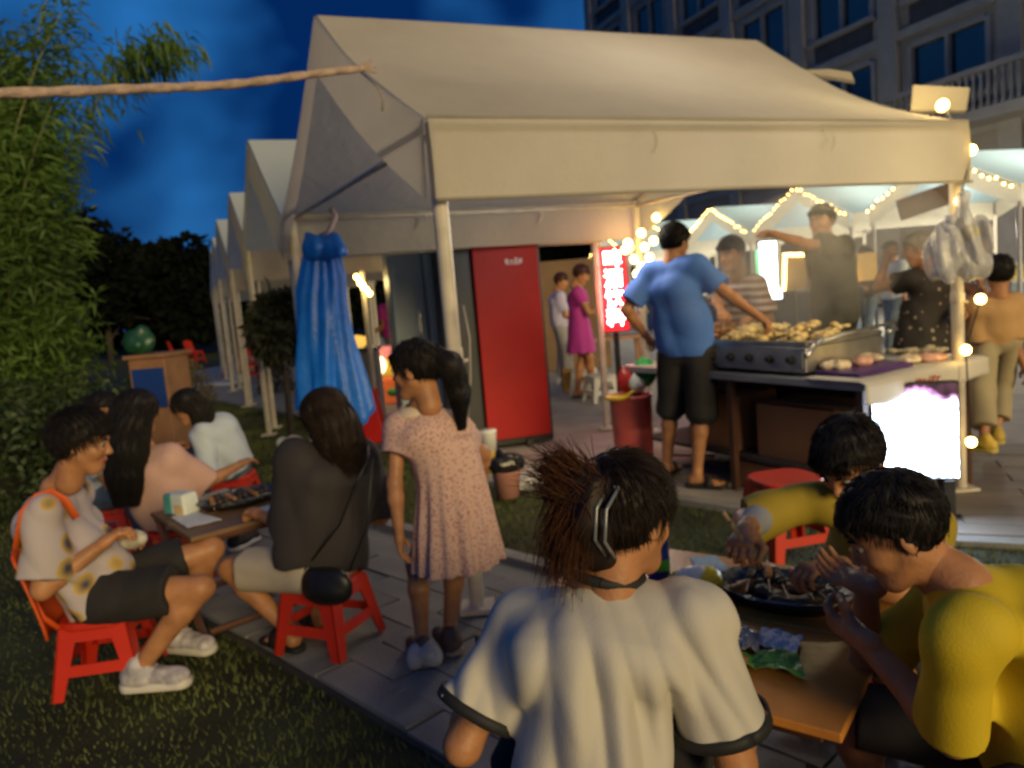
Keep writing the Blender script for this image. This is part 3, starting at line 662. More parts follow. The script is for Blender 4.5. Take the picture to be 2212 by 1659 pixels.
for i, a in enumerate(ro):
    a = np.array(a); h = Vo*1.5
    tt = tent(rl[i], (a-h, a-h+Uo*3.0, a+h, a+h+Uo*3.0), M_canL, group='lit tents of the opposite row', sag=.03, ze=2.40, zr=3.14, zv=2.05)
    s_ = thing('string_lights', (a[0]-.1, a[1], 2.3), ['warm string lights on the gable at the right edge', 'warm string lights on the gable behind the plastic bag', 'warm string lights on the gable behind the pointing man', 'warm string lights on the gable above the striped man', 'warm string lights on the far gable beside the blue shirted man', 'warm string lights on the farthest gable of the row'][i], 'string lights', 'string lights along the opposite gables')
    P_ = []
    nb = 12
    for q in (-1, 1):
        for k in range(nb):
            w = (k+.35)/nb; xy = a+q*h*(1-w); P_.append((xy[0]-.10, xy[1]-.03, 2.36+.74*w+RN.uniform(-.03, .03)))
    bulbs(s_, P_, .56 if i < 3 else .66)
    m = MB(); e0, e1 = a-h, a+h; m.tube([(e0[0]-.08, e0[1], 2.38), (a[0]-.08, a[1], 3.10), (e1[0]-.08, e1[1], 2.38)], .008, 4, cap=False); part('wire', m, M_wire, s_, world=True)
    c3 = a+Uo*1.5; lamp(tt, (c3[0], c3[1], 1.75), (190 if i < 3 else 150), (1, .92, .74), .15)
# ------------------------------------------------------------ hotel building
M_bw = mat('building_stone', (.34, .29, .235), .8, .15, .6, .1, 20)
M_bp = mat('building_trim', (.38, .34, .29), .75, .1, 2)
M_bd = mat('spandrel_dark', (.075, .07, .075), .8, .2, 2)
M_gl = mat('window_glass', (.012, .022, .035), .08, 0, spec=.8)
D_ = 21.0; Vb = nrm((-.34, .94)); Ub = nrm((.94, .34)); B3 = lambda s, z, o=0: V3(*(Ub*(D_+o)+Vb*s), z)
bd = thing('hotel_building', B3(18, 0), 'tall grey stone building with rows of dark windows behind the tents', 'building')
S0, S1, CW, SH, Z0, NS = -9, 41, 4.1, 3.45, 5.0, 7
m = MB(); s = S1; nc = int((S1-S0)/CW)
m.hexa([B3(S0, 0, .35), B3(S1, 0, .35), B3(S1, 0, 9), B3(S0, 0, 9), B3(S0, Z0+NS*SH, .35), B3(S1, Z0+NS*SH, .35), B3(S1, Z0+NS*SH, 9), B3(S0, Z0+NS*SH, 9)])
part('wall', m, mat('shadow_core', (.04, .04, .045), .9, .1), bd, world=True)
wall = MB()
def quad(mb, a, b, c, d): mb.raw([a, b, c, d], [(0, 1, 2, 3)])
quad(wall, B3(S0, 0), B3(S1, 0), B3(S1, Z0), B3(S0, Z0))
for i in range(nc):
    for k in range(NS):
        s0 = S0+i*CW; s1 = s0+CW; z0 = Z0+k*SH; z1 = z0+SH; a0, a1, b0, b1 = s0+.75, s1-.75, z0+.95, z1-.45
        O = [(s0, z0), (s1, z0), (s1, z1), (s0, z1)]; I = [(a0, b0), (a1, b0), (a1, b1), (a0, b1)]
        for j in range(4):
            j2 = (j+1) % 4; quad(wall, B3(*O[j]), B3(*O[j2]), B3(*I[j2]), B3(*I[j])); quad(wall, B3(*I[j]), B3(*I[j2]), B3(*I[j2], .22), B3(*I[j], .22))
part('wall', wall, M_bw, bd, world=True)
for k in range(NS+1):
    z0 = Z0+k*SH; m = MB(); m.hexa([B3(S0, z0-.16, -.14), B3(S1, z0-.16, -.14), B3(S1, z0-.16, -.003), B3(S0, z0-.16, -.003), B3(S0, z0+.12, -.14), B3(S1, z0+.12, -.14), B3(S1, z0+.12, -.003), B3(S0, z0+.12, -.003)])
    part('cornice', m, M_bp, bd, world=True)
for i in range(0, nc+1):
    s0 = S0+i*CW; m = MB(); q = lambda a, z, o: B3(s0+a, z, o); H_ = Z0+NS*SH
    m.hexa([q(-.34, 0, -.20), q(.34, 0, -.20), q(.34, 0, -.004), q(-.34, 0, -.004), q(-.34, H_, -.20), q(.34, H_, -.20), q(.34, H_, -.004), q(-.34, H_, -.004)])
    part('pilaster', m, M_bp, bd, world=True)
# window built once, copied
def bxl(mb, s0, s1, z0, z1, o0, o1):   # local: x along facade, y outward depth, z up
    mb.hexa([(s0, o0, z0), (s1, o0, z0), (s1, o1, z0), (s0, o1, z0), (s0, o0, z1), (s1, o0, z1), (s1, o1, z1), (s0, o1, z1)])
ww, wh = CW-1.5, SH-1.4
fr = MB()
for a in ((-ww/2-.12, -ww/2+.05, 0, wh), (ww/2-.05, ww/2+.12, 0, wh), (-.05, .05, .05, wh-.05), (-ww/2+.05, ww/2-.05, wh-.07, wh+.1)): bxl(fr, *a, -.06, .16)
f_me = fr.mesh('window'); f_me.materials.append(M_bp)
si = MB(); bxl(si, -ww/2-.25, ww/2+.25, -.15, 0, -.2, .15); s_me = si.mesh('sill'); s_me.materials.append(M_bp)
pn = MB(); bxl(pn, -ww/2+.051, -.051, .02, wh-.071, .10, .13); p_me = pn.mesh('pane'); p_me.materials.append(M_gl)
sp = MB(); bxl(sp, -ww/2-.02, ww/2+.02, -.72, -.16, -.03, .01); sp_me = sp.mesh('spandrel'); sp_me.materials.append(M_bd)
ang = math.atan2(-Vb[1], -Vb[0])
for i in range(nc):
    for k in range(NS):
        c = B3(S0+(i+.5)*CW, Z0+k*SH+.95); w = bpy.data.objects.new('window', f_me); COL.objects.link(w); w.parent = bd; w.location = tuple(c-np.array(bd.location)); w.rotation_euler[2] = math.atan2(Vb[1], Vb[0])+PI
        # local +y must point into the wall
        w.rotation_euler[2] = math.atan2(Ub[1], Ub[0])-PI/2
        for me_, nm, dxs in ((s_me, 'sill', 0), (p_me, 'pane', 0), (p_me, 'pane', ww/2), (sp_me, 'spandrel', 0)):
            o = bpy.data.objects.new(nm, me_); COL.objects.link(o); o.parent = w; o.location = (dxs, 0, 0)
# balcony with turned balusters
bc = MB(); zb = 5.3
sa, sb = 9.5, 19.0
bc.hexa([B3(sa, zb-.3, -1.3), B3(sb, zb-.3, -1.3), B3(sb, zb-.3, -.21), B3(sa, zb-.3, -.21), B3(sa, zb, -1.3), B3(sb, zb, -1.3), B3(sb, zb, -.21), B3(sa, zb, -.21)])
bal = part('balcony', bc, M_bp, bd, world=True)
m = MB(); m.hexa([B3(sa, zb+.95, -1.3), B3(sb, zb+.95, -1.3), B3(sb, zb+.95, -1.08), B3(sa, zb+.95, -1.08), B3(sa, zb+1.1, -1.3), B3(sb, zb+1.1, -1.3), B3(sb, zb+1.1, -1.08), B3(sa, zb+1.1, -1.08)]); part('handrail', m, M_bp, bal, world=True)
m = MB(); m.lathe((0, 0, 0), [(.07, 0), (.07, .12), (.04, .16), (.085, .38), (.05, .6), (.04, .8), (.07, .86), (.07, .95)], 8); b_me = m.mesh('baluster', True); b_me.materials.append(M_bp)
for i in range(44):
    o = bpy.data.objects.new('baluster', b_me); COL.objects.link(o); o.parent = bal; o.location = tuple(B3(sa+.1+i*(sb-sa-.2)/43, zb, -1.19)-rootloc(bal))
# ------------------------------------------------------------ bamboo and trees
def leaves(P, D, L_, w, seed, droop=.5):
    """diamond leaves at points P pointing along D"""
    r = np.random.RandomState(seed); n = len(P); D = D/np.linalg.norm(D, axis=1, keepdims=True); ref = r.normal(size=(n, 3)); S = np.cross(D, ref); S /= np.linalg.norm(S, axis=1, keepdims=True)
    l = L_*r.uniform(.6, 1.3, (n, 1)); mid = P+D*l*.4; tip = P+D*l; tip[:, 2] -= l[:, 0]*droop*.4
    V = np.stack([P, mid+S*w, tip, mid-S*w], 1).reshape(-1, 3); return V, np.arange(4*n).reshape(-1, 4)
M_bam = mat('bamboo_leaf', (.075, .145, .022), .6, .55, .8, trans=.3)
M_culm = mat('bamboo_culm', (.17, .185, .08), .5, .3, 3)
r = np.random.RandomState(5)
def bamboo(cx, cy, n, label, H, rad, seed, nl=900, lean=(0, 0)):
    r = np.random.RandomState(seed); t = thing('bamboo_clump', (cx, cy, 0), label, 'bamboo', 'bamboo clumps on the left'); LP = []; LD = []
    for i in range(n):
        a = r.uniform(0, 6.28); q = rad*r.uniform(.1, 1)**.5*.6; b = V3(cx+q*math.cos(a), cy+q*math.sin(a), -.04); h = H*r.uniform(.72, 1.05)
        ld = V3(math.cos(a), math.sin(a), 0)*r.uniform(.1, .38)*h*.6+V3(lean[0], lean[1], 0)*r.uniform(.4, 1)
        pts = [b+ld*w**2.2+V3(0, 0, h*(w-.10*w**3)) for w in np.linspace(0, 1, 9)]
        m = MB(); m.tube(pts, [.030*(1-.8*w) for w in np.linspace(0, 1, 9)], 6, cap=False); part('culm', m, M_culm, t, smooth=True, world=True)
        pa = np.array(pts); w = r.uniform(.16, 1, nl)**.9; P = np.stack([np.interp(w, np.linspace(0, 1, 9), pa[:, j]) for j in range(3)], 1)
        br = r.normal(size=(nl, 3))*np.array((1, 1, .55)); br /= np.linalg.norm(br, axis=1, keepdims=True)
        cl = r.randint(0, 26, nl); cd = r.normal(size=(26, 3))*np.array((1, 1, .5)); cd /= np.linalg.norm(cd, axis=1, keepdims=True); cw = np.sort(r.uniform(.18, 1, 26))
        P2 = np.stack([np.interp(cw[cl], np.linspace(0, 1, 9), pa[:, j]) for j in range(3)], 1)+cd[cl]*(r.uniform(.05, .75, (nl, 1)))*(.5+.6*(1-cw[cl][:, None])); P2[:, 2] -= .25*r.uniform(0, 1, nl)
        k = r.uniform(size=nl) < .75; P[k] = P2[k]+r.normal(size=(k.sum(), 3))*.06
        LP.append(P+br*r.uniform(.02, .2, (nl, 1))); LD.append(br*.8+np.array((0, 0, -.15)))
    nm_ = int(nl*n*.95); u_ = r.uniform(0, 1, nm_)**.8; zz = H*(.14+.82*u_); rr_ = rad*(.95-.75*np.clip((u_-.45)/.55, 0, 1)**1.6); cb = r.normal(size=(34, 3)); cb /= np.linalg.norm(cb, axis=1, keepdims=True)
    th = r.uniform(0, 6.28, nm_); q_ = np.sqrt(r.uniform(.05, 1, nm_)); P3 = np.stack([cx+lean[0]*.4+rr_*q_*np.cos(th)*(1+.12*np.sin(5*zz+3*th)), cy+rr_*q_*np.sin(th), zz], 1)
    LP.append(P3+.10*np.sin(P3[:, [1, 2, 0]]*11+seed)); LD.append(r.normal(size=(nm_, 3))*.8+np.array((0, 0, -.05)))
    v, f = leaves(np.concatenate(LP), np.concatenate(LD), .13, .014, seed, .4)
    part('foliage', npmesh('foliage', v, [f], False), M_bam, t, world=True, kind='stuff'); return t
bamboo(-5.35, 7.4, 24, 'bamboo clump nearest the camera at the left edge', 5.2, 1.25, 1, 1500, (.15, .1))
bamboo(-6.75, 9.4, 26, 'bamboo clump standing behind the nearest one', 5.4, 1.35, 2, 1500, (.3, 0))
bamboo(-7.1, 8.0, 20, 'bamboo clump cut by the left edge of the frame, behind the nearest one', 6.6, 1.5, 3, 1500)
bamboo(-8.6, 12.0, 15, 'farthest bamboo clump, beside the lawn', 4.9, 1.2, 4, 1200, (.3, 0))
# arching spray against the sky
t = thing('bamboo_branch', (-6.3, 9.3, 0), 'single bamboo cane arching right against the blue sky', 'bamboo')
p0 = V3(-6.0, 9.3, 0); tip = A(395, 100, 9.2); midp = A(250, 150, 9.2)
pts = [p0, V3(-6.1, 9.3, 1.5), V3(-5.6, 9.3, 2.6), midp, A(320, 105, 9.2), tip]
m = MB(); m.tube(pts, [.02, .018, .014, .01, .007, .003], 6); part('culm', m, M_culm, t, smooth=True, world=True)
pa = np.array(pts); w = r.uniform(.35, 1, 900); P = np.stack([np.interp(w, np.linspace(0, 1, 6), pa[:, j]) for j in range(3)], 1)+r.normal(size=(900, 3))*np.array((.10, .2, .10))
v, f = leaves(P, r.normal(size=(900, 3))*.5+np.array((.3, 0, -.8)), .20, .016, 9, 1.); part('foliage', npmesh('foliage', v, [f], False), M_bam, t, world=True, kind='stuff')
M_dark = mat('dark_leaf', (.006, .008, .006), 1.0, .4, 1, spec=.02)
M_bark = mat('bark', (.05, .04, .03), .9, .3, 6, .5, 30)
def tree(x, y, H, cr, label, seed, nl=5000, ls=.22, lm=None, group=None, z0=.35):
    r = np.random.RandomState(seed); t = thing('tree', (x, y, 0), label, 'tree', group); m = MB()
    m.tube([(x, y, -.1), (x+.05*H*.2, y, H*.3), (x, y, H*.7)], [H*.025, H*.018, H*.008], 8); part('trunk', m, M_bark, t, smooth=True, world=True)
    for k in range(5):
        a = r.uniform(0, 6.28); m = MB(); z_ = H*(z0+.1*k); m.tube([(x, y, z_), (x+math.cos(a)*cr*.45, y+math.sin(a)*cr*.45, z_+.18*H), (x+math.cos(a)*cr*.8, y+math.sin(a)*cr*.8, z_+.22*H)], [H*.010, H*.006, H*.003], 5); part('limb', m, M_bark, t, smooth=True, world=True)
    nc_ = 26; c = r.normal(size=(nc_, 3)); c /= np.linalg.norm(c, axis=1, keepdims=True); c *= r.uniform(.3, 1, (nc_, 1))*np.array((cr, cr, H*(1-z0)*.45)); c += np.array((x, y, H*(z0+1)*.5))
    i = r.randint(0, nc_, nl); d = r.normal(size=(nl, 3)); d /= np.linalg.norm(d, axis=1, keepdims=True); P = c[i]+d*r.uniform(.5, 1, (nl, 1))*cr*.36
    v, f = leaves(P, d+np.array((0, 0, -.2)), ls, ls*.3, seed, .3); part('crown', npmesh('crown', v, [f], False), lm or M_dark, t, world=True); return t
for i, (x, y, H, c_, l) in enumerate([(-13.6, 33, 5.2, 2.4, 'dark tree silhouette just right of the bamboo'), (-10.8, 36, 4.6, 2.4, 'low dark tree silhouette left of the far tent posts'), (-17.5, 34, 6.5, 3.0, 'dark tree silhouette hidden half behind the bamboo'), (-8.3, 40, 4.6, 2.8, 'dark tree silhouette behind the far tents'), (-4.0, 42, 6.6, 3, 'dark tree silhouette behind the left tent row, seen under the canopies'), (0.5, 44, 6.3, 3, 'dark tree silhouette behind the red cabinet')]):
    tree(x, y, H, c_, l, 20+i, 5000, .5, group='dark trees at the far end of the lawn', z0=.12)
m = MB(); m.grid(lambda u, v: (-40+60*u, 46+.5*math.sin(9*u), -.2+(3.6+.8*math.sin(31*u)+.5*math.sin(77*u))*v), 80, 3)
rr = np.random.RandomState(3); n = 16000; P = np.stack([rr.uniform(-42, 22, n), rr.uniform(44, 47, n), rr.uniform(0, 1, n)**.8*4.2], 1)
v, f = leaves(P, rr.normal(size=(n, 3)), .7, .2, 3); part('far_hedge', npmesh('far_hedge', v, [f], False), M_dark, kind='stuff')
tree(-2.45, 8.3, 1.75, .26, 'small dark shrub tree beside the hanging blue tarp', 44, 2600, .13, mat('shrub_leaf', (.028, .032, .015), .6, .4, 4), z0=.42)
# dark hedge mass behind the seated group
t = thing('hedge', (-4.6, 6.4, 0), 'dark clipped hedge behind the seated girls on the left', 'hedge'); n = 16000; rr = np.random.RandomState(8)
P = np.stack([rr.uniform(-7.2, -3.5, n), rr.uniform(5.6, 7.4, n), rr.uniform(0, 1, n)*1.2], 1); P[:, 2] *= 1-.35*((P[:, 0]+5.3)/2)**2
m = MB(); m.hexa([(-7, 5.8, 0), (-3.8, 5.8, 0), (-3.8, 7.2, 0), (-7, 7.2, 0), (-6.8, 6, .75), (-4.1, 6, .62), (-4.1, 7, .62), (-6.8, 7, .75)]); part('stems', m, mat('hedge_core', (.008, .01, .004), .9, .2), t, world=True)
v, f = leaves(P, rr.normal(size=(n, 3)), .08, .02, 8); part('foliage', npmesh('foliage', v, [f], False), mat('hedge_leaf', (.030, .052, .012), .6, .5, 3), t, world=True, kind='stuff')
# ------------------------------------------------------------ plastic stools and chairs
M_red = mat('red_plastic', (.52, .028, .012), .38, .08, 5, .05, 120, spec=.4)
M_org = mat('orange_plastic', (.56, .075, .012), .4, .08, 5)
def stool_parts(t, m, H=.29, a=.125, b=.168, back=None, mb=None):
    s = MB(); n = 8
    s.lathe((0, 0, 0), [(a*1.02*1.18, H-.032), (a*1.06*1.18, H-.022), (a*1.05*1.18, H-.006), (a*1.18, H), (.03, H-.003)], 24)
    s.v = [((abs(x)**.62*math.copysign(1, x))*(a**.38), (abs(y)**.62*math.copysign(1, y))*(a**.38), z) for x, y, z in s.v]
    part('seat', s, m, t, smooth=False, bevel=.003)
    for i in range(4):
        sx, sy = ((1, 1), (-1, 1), (-1, -1), (1, -1))[i]; l = MB(); w, th = .062, .008
        def P(k, u, v, o): # k 0 bottom 1 top, u along x inward, v along y inward
            r = b+(a-b)*k-o; ww = w*(.72+.45*k); return (sx*(r-u*ww), sy*(r-v*ww), k*(H-.02))
        def panel(ax):
            q = [];
            for k in (0, 1):
                if ax == 0: q += [P(k, 0, 0, 0), P(k, 1, 0, 0), P(k, 1, 0, 0)[:1]+(P(k, 1, 0, th)[1],)+(k*(H-.02),), (P(k, 0, 0, 0)[0], P(k, 0, 0, th)[1], k*(H-.02))]
                else: q += [P(k, 0, 0, 0), P(k, 0, 1, 0), (P(k, 0, 0, th)[0], P(k, 0, 1, 0)[1], k*(H-.02)), (P(k, 0, 0, th)[0], P(k, 0, 0, 0)[1], k*(H-.02))]
            l.hexa(q)
        panel(0); panel(1); part('leg', l, m, t)
    for i in range(4):
        ang = i*PI/2
        for z0, z1 in ((H*.30, H*.30+.042), (H-.075, H-.02)):
            q = MB()
            r0 = b+(a-b)*z0/(H-.02)-.001; r1 = b+(a-b)*z1/(H-.02)-.001; c, s_ = math.cos(ang), math.sin(ang); RR = lambda x, y, z: (x*c-y*s_, x*s_+y*c, z)
            q.hexa([RR(-r0+.03, -r0, z0), RR(r0-.03, -r0, z0), RR(r0-.03, -r0+.007, z0), RR(-r0+.03, -r0+.007, z0), RR(-r1+.03, -r1, z1), RR(r1-.03, -r1, z1), RR(r1-.03, -r1+.007, z1), RR(-r1+.03, -r1+.007, z1)])
            part('stretcher', q, m, t)
    if back:
        q = MB(); bw = .17
        q.grid(lambda u, v: (-(.145+.085*v**1.3+.03*(1-(2*u-1)**2)), (u-.5)*2*(bw*(1-.12*v**3)), H-.04+v*.36-.03*(2*u-1)**2*v), 14, 10)
        part('backrest', q, mb or m, t, smooth=True, solid=.009)
        for k in (-1, 1): q = MB(); q.tube([(-.12, k*.10, H-.03), (-.17, k*.12, H+.04), (-.215, k*.13, H+.2)], .012, 6); part('back_support', q, mb or m, t, smooth=True)
def stool(loc, label, rz=0., H=.29, group='red plastic stools', **k):
    t = thing('plastic_stool', loc, label, 'stool', group, rz); stool_parts(t, k.pop('m', M_red), H, **k); return t
st_w = stool((-.86, 3.14, 0), 'low red stool under the woman in the black shirt', R(-24))
stool((-1.71, 2.98, 0), 'red stool chair with orange backrest under the boy in black shorts', R(8), back=1, mb=M_org)
again(st_w, (-1.93, 4.15, 0), R(30), 'red stool under the long haired girl in pink behind the small table')
again(st_w, (-2.05, 5.45, 0), R(5), 'red stool under the girl in the pale blue top')
st_hi = stool((1.27, 3.62, 0), 'taller empty red stool on the lawn behind the boy with chopsticks', R(12), H=.42, a=.135, b=.18)
again(st_w, (.05, 1.32, 0), R(60), 'red stool under the woman in the white shirt in front', scale=1.2)
again(st_w, (1.16, 2.28, 0), R(40), 'red stool under the boy holding chopsticks', scale=1.1)
again(st_w, (1.17, 1.50, 0), R(10), 'red stool under the boy in the bright yellow shirt', scale=1.2)
ch = thing('plastic_chair', G(520, 812), 'red chair lying tilted on the far lawn left of the tent posts', 'chair', 'red chairs on the far lawn', R(150)); stool_parts(ch, M_red, .36, .16, .2, back=1)
ch.scale = (1.45,)*3
for (x, y, rz, l) in ((548, 822, 40, 'red chair on the far lawn right beside a white tent post'), (386, 782, 10, 'dark red chair far behind the girl in the pale blue top'), (424, 785, -20, 'red chair far behind the straw coloured bush')):
    p = G(x, y); again(ch, p, R(rz), l, scale=1.15)
# ------------------------------------------------------------ folding wooden tables
M_wood = mat('table_wood', (.46, .19, .035), .38, .35, 3.5, .12, 40, spec=.5)
M_wood2 = mat('table_wood_dark', (.17, .095, .045), .5, .35, 3.5, .12, 40)
M_leg = mat('table_leg', (.085, .035, .020), .55, .25, 8)
def ftable(P, z, label, wm, legs=True):
    """P: corners (x, y) in order; the fold runs between the middles of sides 0-1 and 2-3"""
    P = [Vector((p[0], p[1], z)) for p in P]; c = sum(P, Vector())/4; t = thing('folding_table', (c.x, c.y, 0), label, 'table')
    m01, m32 = (P[0]+P[1])/2, (P[3]+P[2])/2; g = (P[1]-P[0]).normalized()*.003
    for q in ([P[0], m01-g, m32-g, P[3]], [m01+g, P[1], P[2], m32+g]):
        m = MB(); m.prism(q, (0, 0, -.022), (0, 0, 0)); part('table_top', m, wm, t, world=True, bevel=.004)
    I = [p+(c-p)*.10 for p in P]
    for a, b in ((0, 1), (3, 2)):
        for s_, e_ in ((I[a], I[b]), (I[b], I[a])):
            m = MB(); off = (P[3]-P[0]).normalized()*(.014 if s_ is I[a] else -.014); m.tube([s_+off+Vector((0, 0, -.025)), Vector((e_.x, e_.y, .0))+off], .018, 4, flat=.55); part('leg', m, M_leg, t, world=True)
    for a, b in ((0, 3), (1, 2)):
        m = MB(); m.tube([Vector((I[a].x, I[a].y, .06)), Vector((I[b].x, I[b].y, .06))], .016, 6); part('stretcher', m, M_leg, t, world=True)
        m = MB(); m.tube([I[a]+Vector((0, 0, -.04)), I[b]+Vector((0, 0, -.04))], .014, 6); part('stretcher', m, M_leg, t, world=True)
    return t
T1 = [(.58, 1.40), (1.08, 2.08), (.32, 2.65), (-.16, 1.98)]; Z1 = .50
ftable(T1, Z1, 'orange brown folding table holding the fish tray in front', M_wood)
T2 = [(-1.40, 3.15), (-1.80, 3.65), (-1.27, 4.12), (-.86, 3.63)]; Z2 = .5
ftable(T2, Z2, 'small dark wooden folding table with crossed legs on the left', M_wood2)
M_foil = mat('foil', (.16, .17, .17), .28, .5, 22, .9, 60, metal=.7, bdist=.01)
M_dtray = mat('tray_dark', (.02, .022, .028), .35, .3, 12)
M_paper = mat('paper_white', (.62, .63, .66), .7, .05, 5)
M_pblue = mat('napkin_blue', (.33, .50, .62), .7, .06, 6)
M_char = mat('charred_food', (.045, .030, .018), .45, .7, 30, .6, 90)
M_gold = mat('roast_food', (.36, .16, .045), .45, .6, 25, .5, 90)
M_stick = mat('bamboo_stick', (.50, .33, .15), .5, .1, 20)
def tray(c, ax, a, b, z, label, loc_tag):
    t = thing('food_tray', (c[0], c[1], z), label, 'tray', None, math.atan2(ax[1], ax[0])); m = MB(); n = 28
    prof = [(.80, .004), (.86, .006), (.97, .030), (1.0, .034), (1.0, .028), (.95, .024), (.84, .0), (.1, .0)]
    m.lathe((0, 0, 0), prof, n, cap=True, sx=a, sy=b); part('dish', m, M_dtray, t, smooth=True)
    m = MB(); m.lathe((0, 0, .004), [(.0, .001), (.5, .002), (.80, .004), (.94, .024), (1.04, .036), (1.08, .033)], n, cap=False, sx=a*.97, sy=b*.97)
    r = np.random.RandomState(4); m.v = [(x+r.uniform(-.004, .004), y+r.uniform(-.004, .004), z_+abs(r.normal())*.004) for x, y, z_ in m.v]; part('foil_lining', m, M_foil, t, smooth=False)
    return t
def fish(t, x, y, ang, L_, m_, z=.022):
    s = SDF(); d = V3(math.cos(ang), math.sin(ang), 0); o = V3(x, y, z); sd = V3(-d[1], d[0], 0)
    s.ell(o, (L_*.36, L_*.13, .016), .01, ax=(d, sd, (0, 0, 1))); s.ell(o+d*L_*.30, (L_*.13, L_*.095, .015), .02, ax=(d, sd, (0, 0, 1)))
    s.cone(o-d*L_*.30, o-d*L_*.46+sd*L_*.10, .010, .004, .01); s.cone(o-d*L_*.30, o-d*L_*.46-sd*L_*.10, .010, .004, .01); s.cone(o+sd*L_*.1, o-d*L_*.12+sd*L_*.16, .006, .004, .008)
    s.post.append(folds(int(x*1000) % 97, .0025, freq=(90, 260)))
    v, f = s.mesh(.004); part('grilled_fish', npmesh('fish', v, [f]), m_, t)
def skewer(t, x, y, ang, L_, n, m_, z=.03, nm='skewer'):
    d = Vector((math.cos(ang), math.sin(ang), .04)); o = Vector((x, y, z)); k = MB(); k.tube([o-d*L_*.5, o+d*L_*.5], .002, 5); sk = part(nm, k, M_stick, t)
    q = MB(); r = random.Random(int(x*999+y*77))
    for i in range(n):
        p = o+d*(L_*(-.05+.5*i/n)); q.ball((p.x+r.uniform(-.003, .003), p.y+r.uniform(-.003, .003), p.z), r.uniform(.011, .017), 7, 5, sx=r.uniform(.8, 1.2), sz=.7)
    part('food_piece', q, m_, sk, smooth=True)
c1 = G(1690, 1290, Z1+.01); e0 = G(1545, 1265, Z1); e1 = G(1835, 1325, Z1); axd = nrm(e1-e0)
tr = tray(c1, axd, .185, .115, Z1+.003, 'large dark oval tray lined with foil holding grilled fish, on the front table', 1)
for x, y, a_, L_, m_ in ((-.06, .03, .5, .19, M_char), (.03, .045, .3, .17, M_gold), (.0, -.03, 2.9, .18, M_char), (.09, .0, 1.0, .15, M_char), (-.11, -.03, 1.2, .13, M_gold), (.05, -.055, .2, .14, M_char), (.12, .045, 2.2, .11, M_foil)): fish(tr, x, y, a_, L_, m_)
for k in range(5): skewer(tr, -.10+.045*k, .02+.02*(k % 2), 1.9+.12*k, .22, 5, M_gold if k % 2 else M_char, .045)
c2 = G(520, 1083, Z2+.01); tr2 = tray(c2, (.55, .46), .20, .13, Z2+.003, 'foil covered tray of skewers on the small left table', 2)
for k in range(9): skewer(tr2, -.14+.034*k, .0+.02*(k % 3-1), 1.3+.1*(k % 4), .24, 6, M_char if k % 3 else M_gold, .035)
def sheet(name, P, z, m, label, cat, bend=.006, seed=1, group=None):
    """a thin crumpled sheet given by four display points on the table plane"""
    q = [G(x, y, z) for x, y in P]; r = random.Random(seed); m_ = MB(); ph = [r.uniform(0, 6) for _ in range(4)]
    def f(u, v):
        p = (q[0]*(1-u)+q[1]*u)*(1-v)+(q[3]*(1-u)+q[2]*u)*v; return p+V3(0, 0, .004+bend*abs(math.sin(5*u+ph[0])*math.sin(4*v+ph[1]))+bend*.5*abs(math.sin(11*u+7*v+ph[2])))
    m_.grid(f, 12, 12); return one(name, m_, m, label, cat, loc=sum(q)/4, smooth=False, solid=.0015, group=group)
sheet('napkin', [(1490, 1208), (1546, 1204), (1584, 1240), (1520, 1250)], Z1, M_pblue, 'pale blue napkin at the far left of the front table', 'napkin', .002, 1)
sheet('paper_sheet', [(1645, 1362), (1735, 1385), (1720, 1425), (1640, 1400)], Z1, M_paper, 'white crumpled paper near the green bag on the front table', 'paper', .012, 2)
sheet('paper_sheet', [(1560, 1365), (1640, 1370), (1640, 1420), (1570, 1425)], Z1+.006, mat('bag_film', (.45, .42, .36), .35, .2, 9), 'crumpled see-through bag lying beside the white shoulder', 'plastic bag', .022, 3)
sheet('green_bag', [(1575, 1425), (1720, 1415), (1745, 1480), (1580, 1440)], Z1, mat('bag_green', (.14, .38, .06), .35, .2, 9), 'thin bright green plastic bag on the front table', 'plastic bag', .016, 4)
sheet('paper_sheet', [(1770, 1240), (1850, 1262), (1830, 1290), (1775, 1275)], Z1, M_paper, 'white paper under the hands of the boys', 'paper', .006, 9)
sheet('paper_sheet', [(370, 1120), (415, 1105), (480, 1125), (405, 1143)], Z2, M_paper, 'white paper sheet at the front corner of the small left table', 'paper', .003, 5)
sheet('napkin', [(530, 1108), (600, 1090), (606, 1108), (555, 1120)], Z2+.01, M_pblue, 'pale blue tray paper beside the black shirted woman', 'napkin', .003, 6)
# tissue pack, yellow snack bag, bottle
p = G(395, 1108, Z2); t = thing('tissue_pack', p, 'teal and white tissue pack on the small left table', 'tissue pack', None, R(-30)); m = MB(); m.box((0, 0, .052), (.15, .095, .10), taper=.9); part('pack', m, mat('pack_white', (.60, .66, .64), .4, .1, 6), t, bevel=.012)
m = MB(); m.box((-.041, -.003, .0525), (.066, .0975, .098), taper=.9); part('teal_label', m, mat('pack_teal', (.08, .30, .30), .4, .2, 9), t, bevel=.01)
m = MB(); m.box((.041, -.0497, .03), (.06, .003, .048), rx=R(4)); part('beige_label', m, mat('pack_beige', (.62, .45, .24), .5, .1), t)
p = G(1495, 1300, Z1); s = SDF(); s.ell((0, 0, .045), (.075, .055, .045), .02); s.ell((.03, .01, .06), (.05, .05, .035), .03); s.post.append(folds(5, .006, freq=(30, 80))); s.post.append(lambda F, X, Y, Z: np.maximum(F, -Z))
t = thing('snack_bag', p, 'yellow and white puffy snack bag beside the white shirted shoulder', 'snack bag'); v, f = s.mesh(.005); part('bag', npmesh('bag', v, [f]), mat('snack_yellow', (.62, .48, .02), .35, .15, 12), t)
